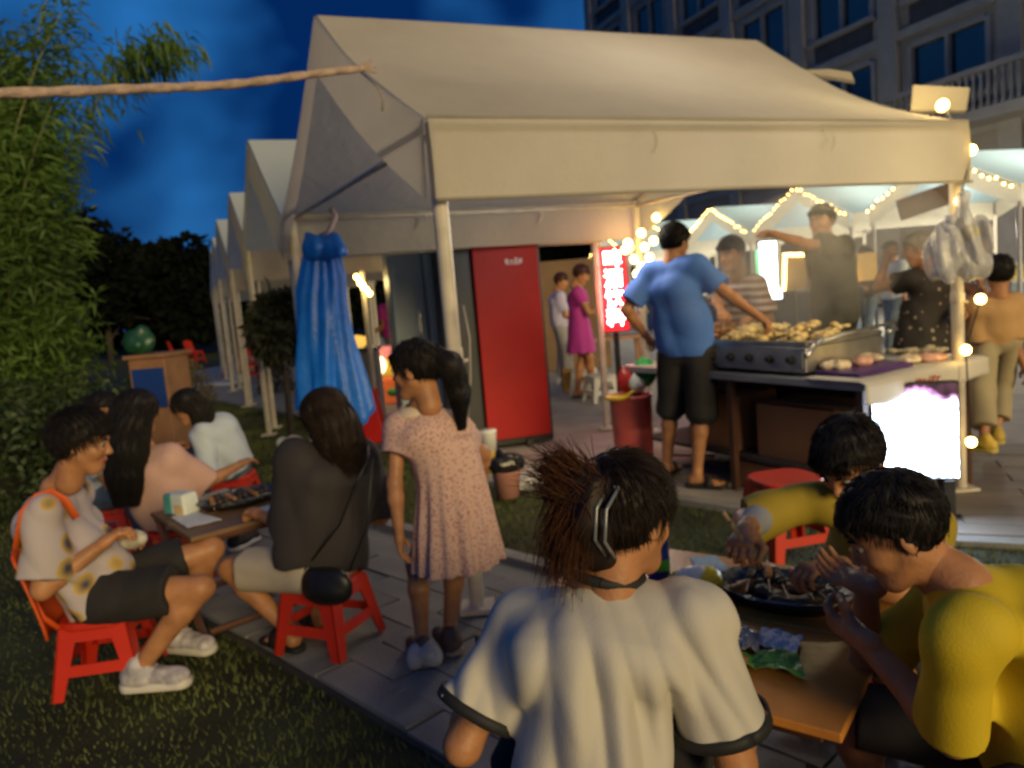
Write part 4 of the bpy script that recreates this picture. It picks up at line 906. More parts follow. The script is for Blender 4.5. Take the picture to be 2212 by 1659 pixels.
s = SDF(); s.ell((.0, -.006, .062), (.058, .048, .036), .02); s.post.append(folds(6, .005, freq=(30, 80))); v, f = s.mesh(.005); part('white_panel', npmesh('panel', v, [f]), mat('snack_white', (.62, .62, .58), .35, .1), t)
p = G(1425, 1262, Z1); t = thing('bottle', p, 'blue drink bottle with green label behind the woman\'s face', 'bottle'); m = MB(); m.lathe((0, 0, 0), [(.030, 0), (.034, .006), (.034, .15), (.028, .18), (.014, .205), (.014, .215)], 18); part('bottle_body', m, mat('bottle_blue', (.015, .035, .26), .15, .1), t, smooth=True)
m = MB(); m.lathe((0, 0, 0), [(.0152, .212), (.0152, .235)], 12); part('cap', m, M_paper, t); m = MB(); m.lathe((0, 0, 0), [(.0348, .05), (.0348, .085)], 18, cap=False); part('label_band', m, mat('label_green', (.03, .22, .03), .4, .2), t, smooth=True)
# ------------------------------------------------------------ grill stall
PV = nrm((.45, -.89, 0)); QV = nrm((.85, .53, 0)); CC = V3(1.84, 3.99, 0)
cp = lambda a, b, z: CC-PV*a+QV*b+V3(0, 0, z)      # a back along the counter, b across it
def cbox(mb, a0, a1, b0, b1, z0, z1): mb.hexa([cp(a0, b0, z0), cp(a0, b1, z0), cp(a1, b1, z0), cp(a1, b0, z0), cp(a0, b0, z1), cp(a0, b1, z1), cp(a1, b1, z1), cp(a1, b0, z1)])
M_steel = mat('steel', (.42, .42, .42), .32, .2, 8, .15, 40, metal=.85)
M_steelm = mat('steel_matte', (.30, .31, .33), .5, .2, 5, metal=.4)
M_black = mat('black_iron', (.02, .02, .02), .5, .3, 9)
M_cloth = mat('tablecloth', (.56, .53, .47), .8, .08, 3, .2, 20)
t = thing('steel_counter', cp(1, .5, 0), 'long steel counter carrying the grill inside the big tent', 'counter'); m = MB(); cbox(m, 0, 2.15, 0, 1.18, .735, .78); part('counter_top', m, M_steelm, t, world=True, bevel=.006)
for a_, b_ in ((.06, .06), (.06, 1.1), (2.08, .06), (2.08, 1.1), (1.05, .06)):
    m = MB(); cbox(m, a_-.022, a_+.022, b_-.022, b_+.022, 0, .734); part('leg', m, M_leg, t, world=True)
m = MB(); cbox(m, .08, 2.1, .62, .66, .03, .733); part('back_panel', m, mat('panel_dark', (.045, .035, .032), .8, .3, 3), t, world=True)
m = MB(); cbox(m, .1, 2.05, .1, .6, .20, .225); part('shelf', m, mat('panel_dark', (.045, .035, .032), .8, .3, 3), t, world=True)
t = thing('gas_grill', cp(.95, .4, .78), 'stainless gas grill with a row of black knobs on the counter', 'grill'); m = MB(); cbox(m, .42, 1.75, .05, .80, .805, .955); part('grill_body', m, M_steel, t, world=True, bevel=.008)
m = MB(); cbox(m, .46, 1.71, .09, .76, .956, .966); part('griddle', m, M_black, t, world=True)
m = MB(); cbox(m, .44, 1.73, .043, .049, .83, .93); part('knob_panel', m, M_steelm, t, world=True)
for i in range(7):
    m = MB(); c = cp(.52+.165*i, .042, .88); m.lathe(c, [(.027, 0), (.027, .012), (.019, .016), (.017, .034)], 14, ax=tuple(-QV)); part('knob', m, M_black, t, world=True)
for a_, b_ in ((.5, .1), (.5, .74), (1.68, .1), (1.68, .74)): m = MB(); cbox(m, a_-.02, a_+.02, b_-.02, b_+.02, .781, .806); part('foot', m, M_black, t, world=True)
for a0, a1, b0, b1 in ((.42, 1.75, .05, .085), (.42, 1.75, .765, .80), (.42, .455, .086, .764), (1.715, 1.75, .086, .764)): m = MB(); cbox(m, a0, a1, b0, b1, .957, .985); part('rim', m, M_steel, t, world=True)
# skewered food standing along the grill, plus a rack bar
r = random.Random(9); M_glowfood = mat('oily_food', (.85, .62, .28), .18, .3, 18, .5, 60, spec=.8)
for k in range(26):
    a_ = .50+1.16*k/25; b_ = .38+.10*math.sin(k*1.3); o = cp(a_, b_, .975); g_ = thing('grill_skewer', o, 'glistening skewer on the gas grill, near end of the row' if k < 9 else ('glistening skewer in the middle of the row on the grill' if k < 18 else 'browned skewer at the far end of the grill beside the striped man'), 'skewer', 'skewers on the grill, ' + ('near end' if k < 9 else 'middle' if k < 18 else 'far end'))
    m = MB(); d = QV*.13+PV*r.uniform(-.03, .03)+V3(0, 0, .035); m.tube([-d*1.4+V3(0, 0, .05), d+V3(0, 0, .03)], .0022, 4); part('stick', m, M_stick, g_)
    m = MB()
    for j in range(5): q = d*(-.8+.4*j)+V3(0, 0, .035); m.ball(q+V3(r.uniform(-.012, .012), r.uniform(-.012, .012), r.uniform(-.012, .014)), r.uniform(.014, .036), 7, 5, sx=r.uniform(.7, 1.7), sy=r.uniform(.7, 1.5), sz=r.uniform(.5, 1))
    part('food', m, M_glowfood if k < 18 else M_gold, g_, smooth=True)
m = MB(); m.tube([cp(.36, .02, .98), cp(.36, .86, 1.03), cp(.36, .86, .985), cp(.36, .76, .975)], .012, 8); m.tube([cp(.28, -.12, .93), cp(.36, .12, 1.0)], .016, 8); one('tongs', m, M_steel, 'bright steel tongs and bar across the front corner of the grill', 'tongs', loc=cp(.36, .4, .98), smooth=True)
# tablecloth, purple tray, bagged goods, shellfish
t = thing('tablecloth', cp(.2, .6, .78), 'white cloth over the near end of the counter with a red motif', 'tablecloth'); m = MB()
def tc_(u, v):
    if v < .55: return cp(.40-.42*(v/.55), -.02+1.24*u, .786+.002*math.sin(20*u))
    w = (v-.55)/.45; return cp(-.022-.012*math.sin(9*u)*w, -.02+1.24*u, .784-.115*w*(1+.12*math.sin(12*u)))
m.grid(tc_, 40, 12); part('cloth', m, M_cloth, t, smooth=True, world=True, solid=.003)
for k in range(5):
    m = MB(); o = cp(-.040, .42+.05*k, .715+.004*(k % 2)); q = cp(-.040, .455+.05*k, .745-.01*(k % 3)); m.tube([o, (o+q)/2+V3(0, 0, .012), q], .006, 4); part('red_mark', m, mat('red_print', (.5, .03, .03), .6, 0), t, world=True)
m = MB(); cbox(m, .10, .40, .10, .62, .792, .815); one('tray', m, mat('purple_plastic', (.07, .02, .17), .4, .1), 'flat purple tray on the white cloth in front of the grill', 'tray', loc=cp(.25, .36, .79), bevel=.006)
for k, (a_, b_) in enumerate(((.34, .22), (.30, .42), (.36, .58), (.12, .85), (.2, .75))):
    s = SDF(); s.ell((0, 0, .025), (.085, .055, .028), .02); s.post.append(folds(k+30, .006, freq=(40, 100))); v, f = s.mesh(.006); o = part('food_bag', npmesh('food_bag', v, [f]), mat('bag_food%d' % (k % 2), ((.75, .60, .42), (.80, .42, .33))[k % 2], .3, .4, 20))
    o.location = tuple(cp(a_, b_, .812 if k < 3 else .79)); o.rotation_euler[2] = k; tag(o, ['pale bag of food on the left end of the purple tray', 'pinkish bag of food in the middle of the purple tray', 'pale bag of food at the right end of the purple tray', 'pinkish bag of food right on the white cloth by the post', 'pale bag of food between the purple tray and the clams'][k], 'food bag', 'bags of food on the counter')
t = thing('shellfish_tray', cp(.30, .98, .787), 'tray of pale clams on the white cloth beside the post', 'tray'); m = MB(); m.box((0, 0, .008), (.34, .24, .014), rz=R(30)); part('dish', m, M_paper, t, bevel=.004)
for k in range(26):
    m = MB(); m.ball((r.uniform(-.14, .14), r.uniform(-.09, .09), .03+r.uniform(0, .03)), .026, 8, 5, sx=1.3, sz=.5); part('clam', m, mat('clam_shell', (.50, .44, .30), .35, .3, 30), t, smooth=True)
# cartons under the counter
M_box = mat('carton', (.34, .16, .06), .8, .15, 4, .1, 30); M_tape = mat('tape', (.45, .43, .38), .4, .1)
def carton(label, c, d, rz, z, group=None):
    t = thing('cardboard_box', (c[0], c[1], z), label, 'box', group, rz); m = MB(); m.box((0, 0, d[2]/2), d); part('box', m, M_box, t, bevel=.004)
    m = MB(); m.box((0, 0, d[2]+.0015), (d[0]*.99, .06, .003)); part('tape', m, M_tape, t); m = MB(); m.box((d[0]*.12, -d[1]/2-.002, d[2]*.6), (d[0]*.25, .003, d[2]*.3)); part('sticker', m, M_tape, t)
    for s_ in (-1, 1): m = MB(); m.box((0, s_*d[1]*.30, d[2]+.012), (d[0]*.98, d[1]*.38, .004), rx=R(7*s_)); part('flap', m, M_box, t)
carton('brown carton with stickers under the counter behind the boys', cp(.62, .36, 0), (.62, .36, .34), math.atan2(-PV[1], -PV[0]), .225, 'cartons under the counter')
carton('darker carton farther back under the counter beside the bare legs', cp(1.35, .36, 0), (.50, .36, .38), math.atan2(-PV[1], -PV[0]), .225, 'cartons under the counter')
carton('low carton on the paving under the counter shelf', cp(.9, .3, 0), (.5, .3, .17), math.atan2(-PV[1], -PV[0]), .0, 'cartons under the counter')
m = MB(); m.lathe((0, 0, 0), [(.10, 0), (.165, .11), (.175, .115), (.165, .105), (.10, .008), (.01, .008)], 24); o = one('basin', m, mat('basin_pink', (.55, .30, .24), .4, .1), 'pink plastic basin on the ground behind the taller red stool', 'basin', smooth=True); o.location = tuple(G(1735, 1045, 0)+V3(0, .25, .10))
m = MB(); m.lathe((0, 0, 0), [(.12, 0), (.12, .10)], 12); o = one('wooden_block', m, M_leg, 'low round block carrying the pink basin', 'block'); o.location = tuple(G(1735, 1045, 0)+V3(0, .25, 0))
# glowing display panel standing below the counter
t = thing('display_panel', (2.17, 4.12, .10), 'white glowing LED display board standing by the right tent post', 'display', None, math.atan2(-.12, .45)); m = MB(); m.box((0, .03, .37), (.44, .05, .54)); part('frame', m, M_black, t, bevel=.006)
E_led = mat('led_screen', (.02, .02, .02), .3, 0); nt_ = E_led.node_tree; b_ = nt_.nodes['Principled BSDF']; tcn = nt_.nodes.new('ShaderNodeTexCoord'); sx = nt_.nodes.new('ShaderNodeSeparateXYZ'); nt_.links.new(tcn.outputs['Object'], sx.inputs[0])
nn = nt_.nodes.new('ShaderNodeTexNoise'); nn.inputs['Scale'].default_value = 9; nt_.links.new(tcn.outputs['Object'], nn.inputs['Vector'])
ma = nt_.nodes.new('ShaderNodeMath'); ma.operation = 'MULTIPLY_ADD'; ma.inputs[1].default_value = .22; nt_.links.new(nn.outputs[0], ma.inputs[0]); nt_.links.new(sx.outputs[2], ma.inputs[2])
m2 = nt_.nodes.new('ShaderNodeMath'); m2.operation = 'MULTIPLY_ADD'; m2.inputs[1].default_value = .32; nt_.links.new(sx.outputs[0], m2.inputs[0]); nt_.links.new(ma.outputs[0], m2.inputs[2])
rp = nt_.nodes.new('ShaderNodeValToRGB'); rp.color_ramp.elements[0].position = .675; rp.color_ramp.elements[0].color = (.66, .82, 1, 1); rp.color_ramp.elements[1].position = .74; rp.color_ramp.elements[1].color = (.004, .0015, .0025, 1); nt_.links.new(m2.outputs[0], rp.inputs[0])
e3 = rp.color_ramp.elements.new(.70); e3.color = (.10, .045, .10, 1); rp.color_ramp.elements[0].position = .66; nt_.links.new(rp.outputs[0], b_.inputs['Emission Color'])
n5 = nt_.nodes.new('ShaderNodeTexNoise'); n5.inputs['Scale'].default_value = 14; n5.inputs['Detail'].default_value = 4; nt_.links.new(tcn.outputs['Object'], n5.inputs['Vector']); mr = nt_.nodes.new('ShaderNodeMapRange'); mr.inputs[1].default_value = .34; mr.inputs[2].default_value = .62; mr.inputs[3].default_value = 1.0; mr.inputs[4].default_value = 26; nt_.links.new(n5.outputs[0], mr.inputs[0]); nt_.links.new(mr.outputs[0], b_.inputs['Emission Strength']); b_.inputs['Emission Strength'].default_value = 26
m = MB(); m.box((0, .002, .37), (.42, .004, .52)); part('screen', m, E_led, t)
for k in range(2): m = MB(); m.box((-.16+.32*k, .05, .0), (.05, .16, .20)); part('foot', m, M_black, t)
for k in range(34):
    pass
# red bin with ladle and bags
p = G(1372, 1005, 0); t = thing('red_drum', p, 'pinkish red plastic drum left of the blue shirted man', 'drum'); m = MB(); m.lathe((0, 0, 0), [(.13, 0), (.145, .02), (.155, .30), (.150, .32), (.158, .34), (.160, .52), (.168, .54), (.168, .56), (.15, .56), (.14, .40), (.02, .40)], 28); part('drum_body', m, mat('drum_red', (.50, .09, .08), .35, .12, 6, spec=.5), t, smooth=True)
m = MB(); m.tube([(.1, -.05, .57), (.03, -.09, .60), (-.05, -.13, .575)], [.02, .022, .018], 8, flat=.5); m.lathe((-.12, -.15, .555), [(.02, -.02), (.075, .0), (.085, .02), (.07, .022), (.02, -.012)], 16, sx=1.2, sy=.8); part('ladle', m, mat('ladle_yellow', (.55, .38, .02), .3, .1), t, smooth=True)
for k, (x, y, z, rx, col, nm, l) in enumerate(((-.02, .0, .66, .085, (.50, .03, .02), 'red_bag', 'crumpled red bag on top of the red drum'), (.12, .02, .72, .10, (.04, .40, .08), 'green_bag', 'bright green bag piled on the red drum'), (.05, -.08, .64, .06, (.6, .62, .55), 'white_cup', 'small white cup on the red drum between the bags'))):
    s = SDF(); s.ell((0, 0, 0), (rx, rx*.8, rx*1.05), .02); s.cone((0, 0, 0), (-.02, 0, rx*1.3), rx*.5, .01, .03); s.post.append(folds(40+k, .010, freq=(25, 70))); v, f = s.mesh(.009); o = part(nm, npmesh(nm, v, [f]), mat(nm+'_m', col, .35, .2, 10)); o.location = (p[0]+x, p[1]+y, z); tag(o, l, 'bag' if k < 2 else 'cup')
# lit red sign with four characters
M_neon = mat('neon_white', (1, .9, .9), .5, 0, emit=(1, .80, .78), es=9.); M_nred = mat('sign_red', (.45, .01, .02), .4, 0, emit=(1, .012, .03), es=.9)
A0 = A(1326, 625, 7.6); t = thing('lit_sign', (A0[0], A0[1], A0[2]), 'upright glowing red sign with four white characters', 'sign', None, R(4)); m = MB(); m.box((0, .04, 0), (.25, .08, .80), ry=0); part('sign_box', m, M_nred, t, bevel=.01)
for a_ in ((0, .41, .27, .02), (0, -.41, .27, .02)): m = MB(); m.box((a_[0], .03, a_[1]), (a_[2], .11, a_[3])); part('frame', m, mat('frame_pink', (.35, .08, .09), .4, 0), t)
for a_ in (-.135, .135): m = MB(); m.box((a_, .03, 0), (.02, .11, .84)); part('frame', m, mat('frame_pink', (.35, .08, .09), .4, 0), t)
for k, chh in enumerate('啤酒饮料'):
    cu = bpy.data.curves.new('character', 'FONT'); cu.body = chh; cu.size = .19; cu.align_x = 'CENTER'; cu.align_y = 'CENTER'; cu.extrude = .006; cu.offset = .0022
    o = bpy.data.objects.new('character', cu); COL.objects.link(o); dg = bpy.context.evaluated_depsgraph_get(); me = bpy.data.meshes.new_from_object(o.evaluated_get(dg)); bpy.data.objects.remove(o)
    me.transform(Matrix.Rotation(PI/2, 4, 'X')); me.materials.clear(); me.materials.append(M_neon); o = bpy.data.objects.new('character', me); COL.objects.link(o); o.parent = t; o.location = (0, -.012, .285-.19*k)
m = MB(); m.lathe((0, .04, -A0[2]), [(.03, 0), (.03, A0[2]-.42)], 8); m.box((0, .04, -A0[2]+.01), (.3, .25, .02)); part('stand', m, M_black, t)
lamp(t, A0+V3(-.05, -.25, 0), 8, (1, .08, .10), .15)
# ------------------------------------------------------------ cabinets, tarp, rope, bits
M_rd = mat('cabinet_red', (.38, .009, .009), .5, .12, 2, .05, 8, spec=.25); M_gr = mat('cabinet_grey', (.34, .42, .47), .45, .15, 2); M_dk = mat('cabinet_dark', (.018, .02, .024), .45, .3, 3)
t = thing('drinks_cabinet', (.01, 6.98, 0), 'tall black cabinet with a bright red door behind the girl in pink', 'cabinet', None, R(14)); m = MB(); m.box((-.10, .34, 1.0), (.92, .60, 1.96)); part('cabinet_body', m, M_dk, t, bevel=.01)
m = MB(); m.box((0.02, 0, 1.03), (.60, .05, 1.88)); d_ = part('door', m, M_rd, t, bevel=.008); m = MB()
for k, (x, z, w, h) in enumerate(((.03, 1.69, .03, .045), (.075, 1.69, .03, .02), (.115, 1.695, .022, .05), (.155, 1.69, .034, .04), (.095, 1.665, .11, .008))): m.box((x, -.027, z), (w, .004, h), ry=.2*(k % 2))
part('white_lettering', m, mat('print_white', (.62, .55, .55), .5, 0), d_)
for x in (-.3, .12): m = MB(); m.box((x, .2, .03), (.06, .4, .06)); part('foot', m, M_black, t)
for k, (x, y, l) in enumerate(((-.93, 7.55, 'grey metal cabinet left of the pale one, seen under the tent'), (-.58, 7.35, 'pale blue grey cabinet next to the tent post'))):
    t = thing('metal_cabinet', (x, y, 0), l, 'cabinet', 'grey cabinets under the tent', R(14)); m = MB(); m.box((0, .3, .98), (.34 if k == 0 else .24, .5, 1.9)); part('cabinet_body', m, M_gr, t, bevel=.01)
    m = MB(); m.box((0, .035, .98), (.31 if k == 0 else .21, .02, 1.84)); d_ = part('door', m, M_gr, t, bevel=.004); m = MB(); m.box((.09, .015, 1.2), (.02, .02, .2)); part('handle', m, M_steel, d_)
    m = MB(); m.box((0, .3, .015), (.2, .4, .03)); part('foot', m, M_black, t)
# blue tarp gathered round the far left post
M_tarp = mat('tarp_blue', (.008, .15, .66), .38, .18, 7, .5, 30, spec=.5)
TP = V3(-1.56, 5.86, 0); t = thing('blue_tarp', TP, 'bright blue tarpaulin gathered and hanging on the far left tent post', 'tarp'); m = MB()
top_ = A(693, 505, 5.85); 
def tf(u, v):
    th = u*2*PI; w = min(1, max(0, v)); neck_ = .72+.28*min(1, v/.10)
    L_ = A(664-26*min(1, v*3)+10*v*v, 508+360*v, 5.85); R_ = A(724+16*min(1, v*4)+60*v**1.6, 508+360*v+66*v, 5.85)
    c = (L_+R_)/2; hw = .90*np.linalg.norm(R_-L_)/2*(neck_ if v < .3 else 1); pl = 1+.13*math.sin(5*th+4*v+1.4*math.sin(2*th+5*v))*(.5+.6*v)+.06*math.sin(13*th+3*v)+.05*math.sin(9*v+2*th)
    z_ = c[2]+.05*math.sin(2*th+.6)*v*2
    return V3(c[0]+hw*math.cos(th)*pl, c[1]+hw*.55*math.sin(th)*pl, max(.03, z_))
m.grid(tf, 110, 40); part('sheet', m, M_tarp, t, smooth=True, world=True, solid=.004)
s = SDF(); q = A(700, 515, 5.80); s.ell(q+V3(-.04, 0, -.06), (.14, .10, .10), .05); s.cone(q+V3(-.07, -.01, -.04), q+V3(-.11, -.01, .035), .06, .03, .05); s.cone(q+V3(.04, -.03, -.04), q+V3(.12, -.04, -.12), .05, .05, .05); s.post.append(folds(3, .024, freq=(14, 44))); v, f = s.mesh(.01); part('knot', npmesh('knot', v, [f]), M_tarp, t, world=True)
m = MB(); q = A(712, 498, 5.78); m.tube([q+V3(-.05, 0, -.04), q, q+V3(.05, .02, .10), q+V3(.02, .05, .16)], .022, 6); part('tie', m, mat('tie_pink', (.45, .36, .38), .7, .1), t, smooth=True, world=True)
M_rope = mat('rope', (.46, .34, .27), .85, .25, 30, .6, 120)
m = MB(); a0 = A(782, 148, 3.75); a1 = A(-260, 200, 2.3)
def rp_(w): p = a0+(a1-a0)*w; return p+V3(0, 0, -.035*math.sin(PI*w)+.003*math.sin(13*w))
for ph in (0, PI):
    m.tube([rp_(w)+V3(0, math.cos(38*w+ph)*.0035, math.sin(38*w+ph)*.0035+.001*math.sin(9*w)) for w in np.linspace(0, 1, 160)], .0155, 8, cap=False)
rope = one('rope', m, M_rope, 'thick pale guy rope running from the tent gable to the left edge', 'rope', loc=a0, smooth=True)
m = MB()
for k in range(7): m.tube([a0+V3(.0, 0, 0), a0+V3(.05+.02*math.sin(k), -.01, .03*math.cos(k*1.7))], [.012, .003], 5)
part('frayed_knot', m, M_rope, rope, world=True)
m = MB(); m.tube([A(780, 155, 3.7), A(815, 185, 3.6), A(828, 215, 3.55), A(826, 240, 3.55)], .006, 5); m.tube([A(1000, 660, 3.25), A(1014, 730, 3.22), A(1016, 820, 3.22), A(1010, 900, 3.24), A(1022, 980, 3.24)], .006, 5)
one('cable', m, mat('cable_grey', (.30, .27, .24), .6, .1), 'thin loose cable hanging down beside the near tent post', 'cable', loc=A(1010, 800, 3.22), smooth=True)
# bulbs of the big tent
s_ = thing('string_lights', (FR[0], FR[1], 2.0), 'cluster of warm bulbs round the far post behind the blue shirted man', 'string lights')
bulbs(s_, [A(x, y, 6.9) for x, y in ((1418, 470), (1385, 503), (1356, 525), (1392, 534), (1403, 556), (1370, 560), (1386, 575), (1396, 590), (1376, 592), (1412, 520), (1350, 540))], 1.0)
lamp(s_, V3(.75, 5.35, 1.90), 28, (1, .90, .76), .15)  # added fill lamp mid-tent, no bulb hangs there; brightens canvas underside and grill
s_ = thing('string_lights', (NR[0], NR[1], 2.0), 'row of round warm bulbs down the right post of the big tent', 'string lights')
bp_ = [A(2098, 324, 4.5), A(2074, 434, 4.42), A(2118, 646, 4.42), A(2086, 756, 4.40), A(2098, 955, 4.36), A(2036, 228, 4.75)]
bulbs(s_, bp_[:5], .82); bulbs(s_, bp_[5:], 1.0); lamp(s_, bp_[5]+V3(-.03, -.1, .06), 5, (1, .72, .30), .05); lamp(s_, bp_[1]+V3(-.55, .45, .15), 9, (1, .78, .42), .08)
m = MB(); m.tube([bp_[5], bp_[0], bp_[1], bp_[2], bp_[3], bp_[4]], .005, 4); part('wire', m, M_wire, s_, world=True)
m = MB(); q = [A(1966, 240, 4.95), A(2088, 240, 4.95), A(2096, 188, 4.95), A(1972, 182, 4.95)]; m.prism(q, (0, 0, 0), (.05, .1, 0)); part('rolled_flap', m, M_can, main, world=True, bevel=.01)
m = MB(); q = [A(1700, 152, 5.6), A(1846, 175, 5.6), A(1838, 155, 5.6), A(1790, 148, 5.6)]; m.prism(q, (0, 0, 0), (.05, .1, 0)); part('rolled_flap', m, M_can, main, world=True, bevel=.01)
# hanging plastic bag of cups on the right post
M_film = mat('clear_film', (.72, .72, .72), .2, .15, 20, .5, 40, alpha=.55, spec=.9)
q = A(2068, 530, 4.3); t = thing('hanging_bag', q, 'crinkled clear plastic bags tied to the right tent post', 'plastic bag')
for k, (dx_, dz_, rx, rz_) in enumerate(((.04, .0, .13, .17), (-.07, -.06, .09, .15), (.08, -.11, .08, .09))):
    s = SDF(); s.ell((dx_, 0, dz_), (rx, .09, rz_), .02); s.cone((dx_, 0, dz_), (.03, 0, .26), rx*.5, .015, .06); s.post.append(folds(60+k, .020, freq=(20, 70))); v, f = s.mesh(.010); part('bag', npmesh('bag', v, [f], False), M_film, t)
for k in range(7):
    m = MB(); m.lathe((-.13+.012*k, -.02, -.16+.045*k), [(.025, 0), (.034, .05), (.031, .05), (.022, .003)], 12, ax=(.35, 0, .9)); part('cup', m, M_paper, t, smooth=True)
m = MB(); m.ball((.05, -.03, .06), .045, 8, 6); part('yellow_pack', m, mat('pack_yellow', (.55, .45, .03), .4, .2), t, smooth=True)
# ground clutter beside the paving
p = G(1098, 1072); t = thing('pink_bucket', p, 'pink bucket with a black bin bag at the lawn edge', 'bucket'); m = MB(); m.lathe((0, 0, 0), [(.08, 0), (.10, .18), (.108, .19), (.09, .18), (.07, .02), (.01, .02)], 20); part('bucket_body', m, mat('bucket_pink', (.50, .24, .20), .4, .1), t, smooth=True)
s = SDF(); s.ell((0, 0, .23), (.12, .10, .07), .03); s.cone((0, 0, .23), (-.03, 0, .31), .05, .02, .03); s.post.append(folds(71, .016, freq=(25, 80))); v, f = s.mesh(.010); part('bin_bag', npmesh('bin_bag', v, [f]), mat('bag_black', (.012, .012, .014), .25, .2), t)
p = G(1062, 1040)+V3(-.02, .35, 0); t = thing('container_stack', p, 'stack of white and yellow tubs behind the girl\'s elbow', 'tubs')
for k, (z, c_, r_) in enumerate(((0, (.48, .30, .05), .06), (.17, (.62, .62, .60), .068))): m = MB(); m.lathe((.01*k, 0, z), [(r_*.85, 0), (r_, .14), (r_*1.06, .15), (r_*1.06, .168), (.01, .168)], 18); part('tub', m, mat('tub%d' % k, c_, .4, .1), t, smooth=True)
for k, (x, y, sx_, l) in enumerate(((1140, 1052, .10, 'crumpled clear bag lying on the grass right of the pink bucket'), (905, 985, .16, 'shiny clear bag behind the standing girl'), (628, 960, .14, 'crumpled clear bag on the dark grass left of the black shirted woman'), (925, 1435, .07, 'crumpled clear bag on the stone path by the girl\'s feet'))):
    s = SDF(); s.ell((0, 0, .03), (sx_, sx_*.7, .06), .02); s.post.append(folds(80+k, .020, freq=(20, 80))); s.post.append(lambda F, X, Y, Z: np.maximum(F, -Z-.005)); v, f = s.mesh(.011); o = part('plastic_bag', npmesh('plastic_bag', v, [f], False), M_film); o.location = tuple(G(x, y)); tag(o, l, 'plastic bag', 'clear bags on the ground')
# red cooler, grey bin, wooden sign cart and far goods
p = G(800, 962); m = MB(); m.box((0, 0, .26), (.22, .28, .50), ry=R(-8)); t = thing('red_crate', p+V3(.02, .1, .01), 'dark red box leaning at the foot of the blue tarp', 'box'); part('crate_body', m, M_rd, t, bevel=.01); m = MB(); m.box((-.035, 0, .522), (.24, .30, .03), ry=R(-8)); part('lid', m, M_rd, t, bevel=.005)
p = G(792, 905)+V3(.0, .2, 0); t = thing('grey_bin', p, 'tall grey bin right of the blue tarp holding a lit yellow bowl', 'bin'); m = MB(); m.box((0, 0, .42), (.38, .38, .84)); part('bin_body', m, mat('bin_grey', (.22, .25, .28), .5, .15), t, bevel=.02); m = MB(); m.box((0, 0, .865), (.42, .42, .05)); part('rim', m, mat('bin_rim', (.06, .09, .13), .5, .1), t, bevel=.01)
m = MB(); m.lathe((0, 0, 0), [(.08, 0), (.14, .05), (.15, .09), (.12, .13), (.02, .16)], 20); o = one('yellow_bowl', m, mat('bowl_yellow', (.75, .48, .05), .4, .1, emit=(1, .55, .10), es=.9), 'glowing yellow bowl on top of the grey bin', 'bowl', smooth=True); o.location = (p[0]-.06, p[1], .89)
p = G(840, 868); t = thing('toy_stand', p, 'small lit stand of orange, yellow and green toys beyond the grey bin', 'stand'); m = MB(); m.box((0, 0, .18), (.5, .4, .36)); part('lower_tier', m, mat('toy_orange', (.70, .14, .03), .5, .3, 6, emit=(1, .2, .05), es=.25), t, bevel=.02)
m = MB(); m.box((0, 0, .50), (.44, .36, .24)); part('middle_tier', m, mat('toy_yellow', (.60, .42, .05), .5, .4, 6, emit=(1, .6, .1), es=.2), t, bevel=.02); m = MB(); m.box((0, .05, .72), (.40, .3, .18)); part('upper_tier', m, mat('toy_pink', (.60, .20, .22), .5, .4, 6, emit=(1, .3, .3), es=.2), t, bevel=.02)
m = MB(); m.ball((.12, -.21, .16), .10, 10, 8, sz=.6); part('green_toy', m, mat('toy_green', (.03, .35, .08), .4, .1), t, smooth=True); m = MB(); m.ball((-.05, -.2, .56), .10, 10, 8, sz=1.3); part('lit_lantern', m, mat('lantern', (.9, .8, .6), .4, 0, emit=(1, .75, .4), es=3), t, smooth=True)
lamp(t, p+V3(0, -.5, .9), 6, (1, .6, .3), .1)
t = thing('lamp_pole', A(793, 740, 9.0)*V3(1, 1, 0), 'thin white pole wrapped with yellow lights at the top, right of the tarp', 'lamp pole'); m = MB(); b0 = A(793, 700, 9.0); m.lathe((b0[0], b0[1], 0), [(.035, 0), (.03, 1.80)], 8); part('pole', m, M_pole, t, world=True)
bulbs(t, [A(770+7*k, 598+9*k, 8.92) for k in range(5)]+[A(778, 612, 8.9), A(786, 622, 8.9)], .9); lamp(t, A(780, 615, 8.7), 5, (1, .75, .3), .05)
t = thing('sign_cart', A(322, 830, 6.6)*V3(1, 1, 0), 'wooden cart with a dark blue board beside the bamboo', 'cart', None, R(-6)); w_ = MB(); w_.box((0, .2, .56), (.33, .4, 1.12)); part('cart_body', w_, mat('cart_wood', (.24, .12, .06), .7, .25, 5), t, bevel=.01); m = MB(); m.box((.01, -.012, .86), (.28, .02, .34)); part('blue_board', m, mat('board_blue', (.006, .035, .19), .5, .1), t)
m = MB(); m.box((0, .2, 1.135), (.38, .46, .03)); part('counter_top', m, mat('cart_wood', (.2, .1, .05)), t)
s = SDF(); s.ell((0, 0, .10), (.13, .10, .11), .03); s.cone((0, 0, .10), (.04, 0, .20), .08, .04, .05); s.post.append(folds(90, .018, freq=(15, 50))); v, f = s.mesh(.014); o = part('green_bag', npmesh('green_bag', v, [f]), mat('bag_dgreen', (.010, .060, .030), .4, .3, 8)); q = A(300, 745, 6.8); o.location = (q[0], q[1], 1.15); tag(o, 'dark green bag heaped on the wooden cart', 'bag')
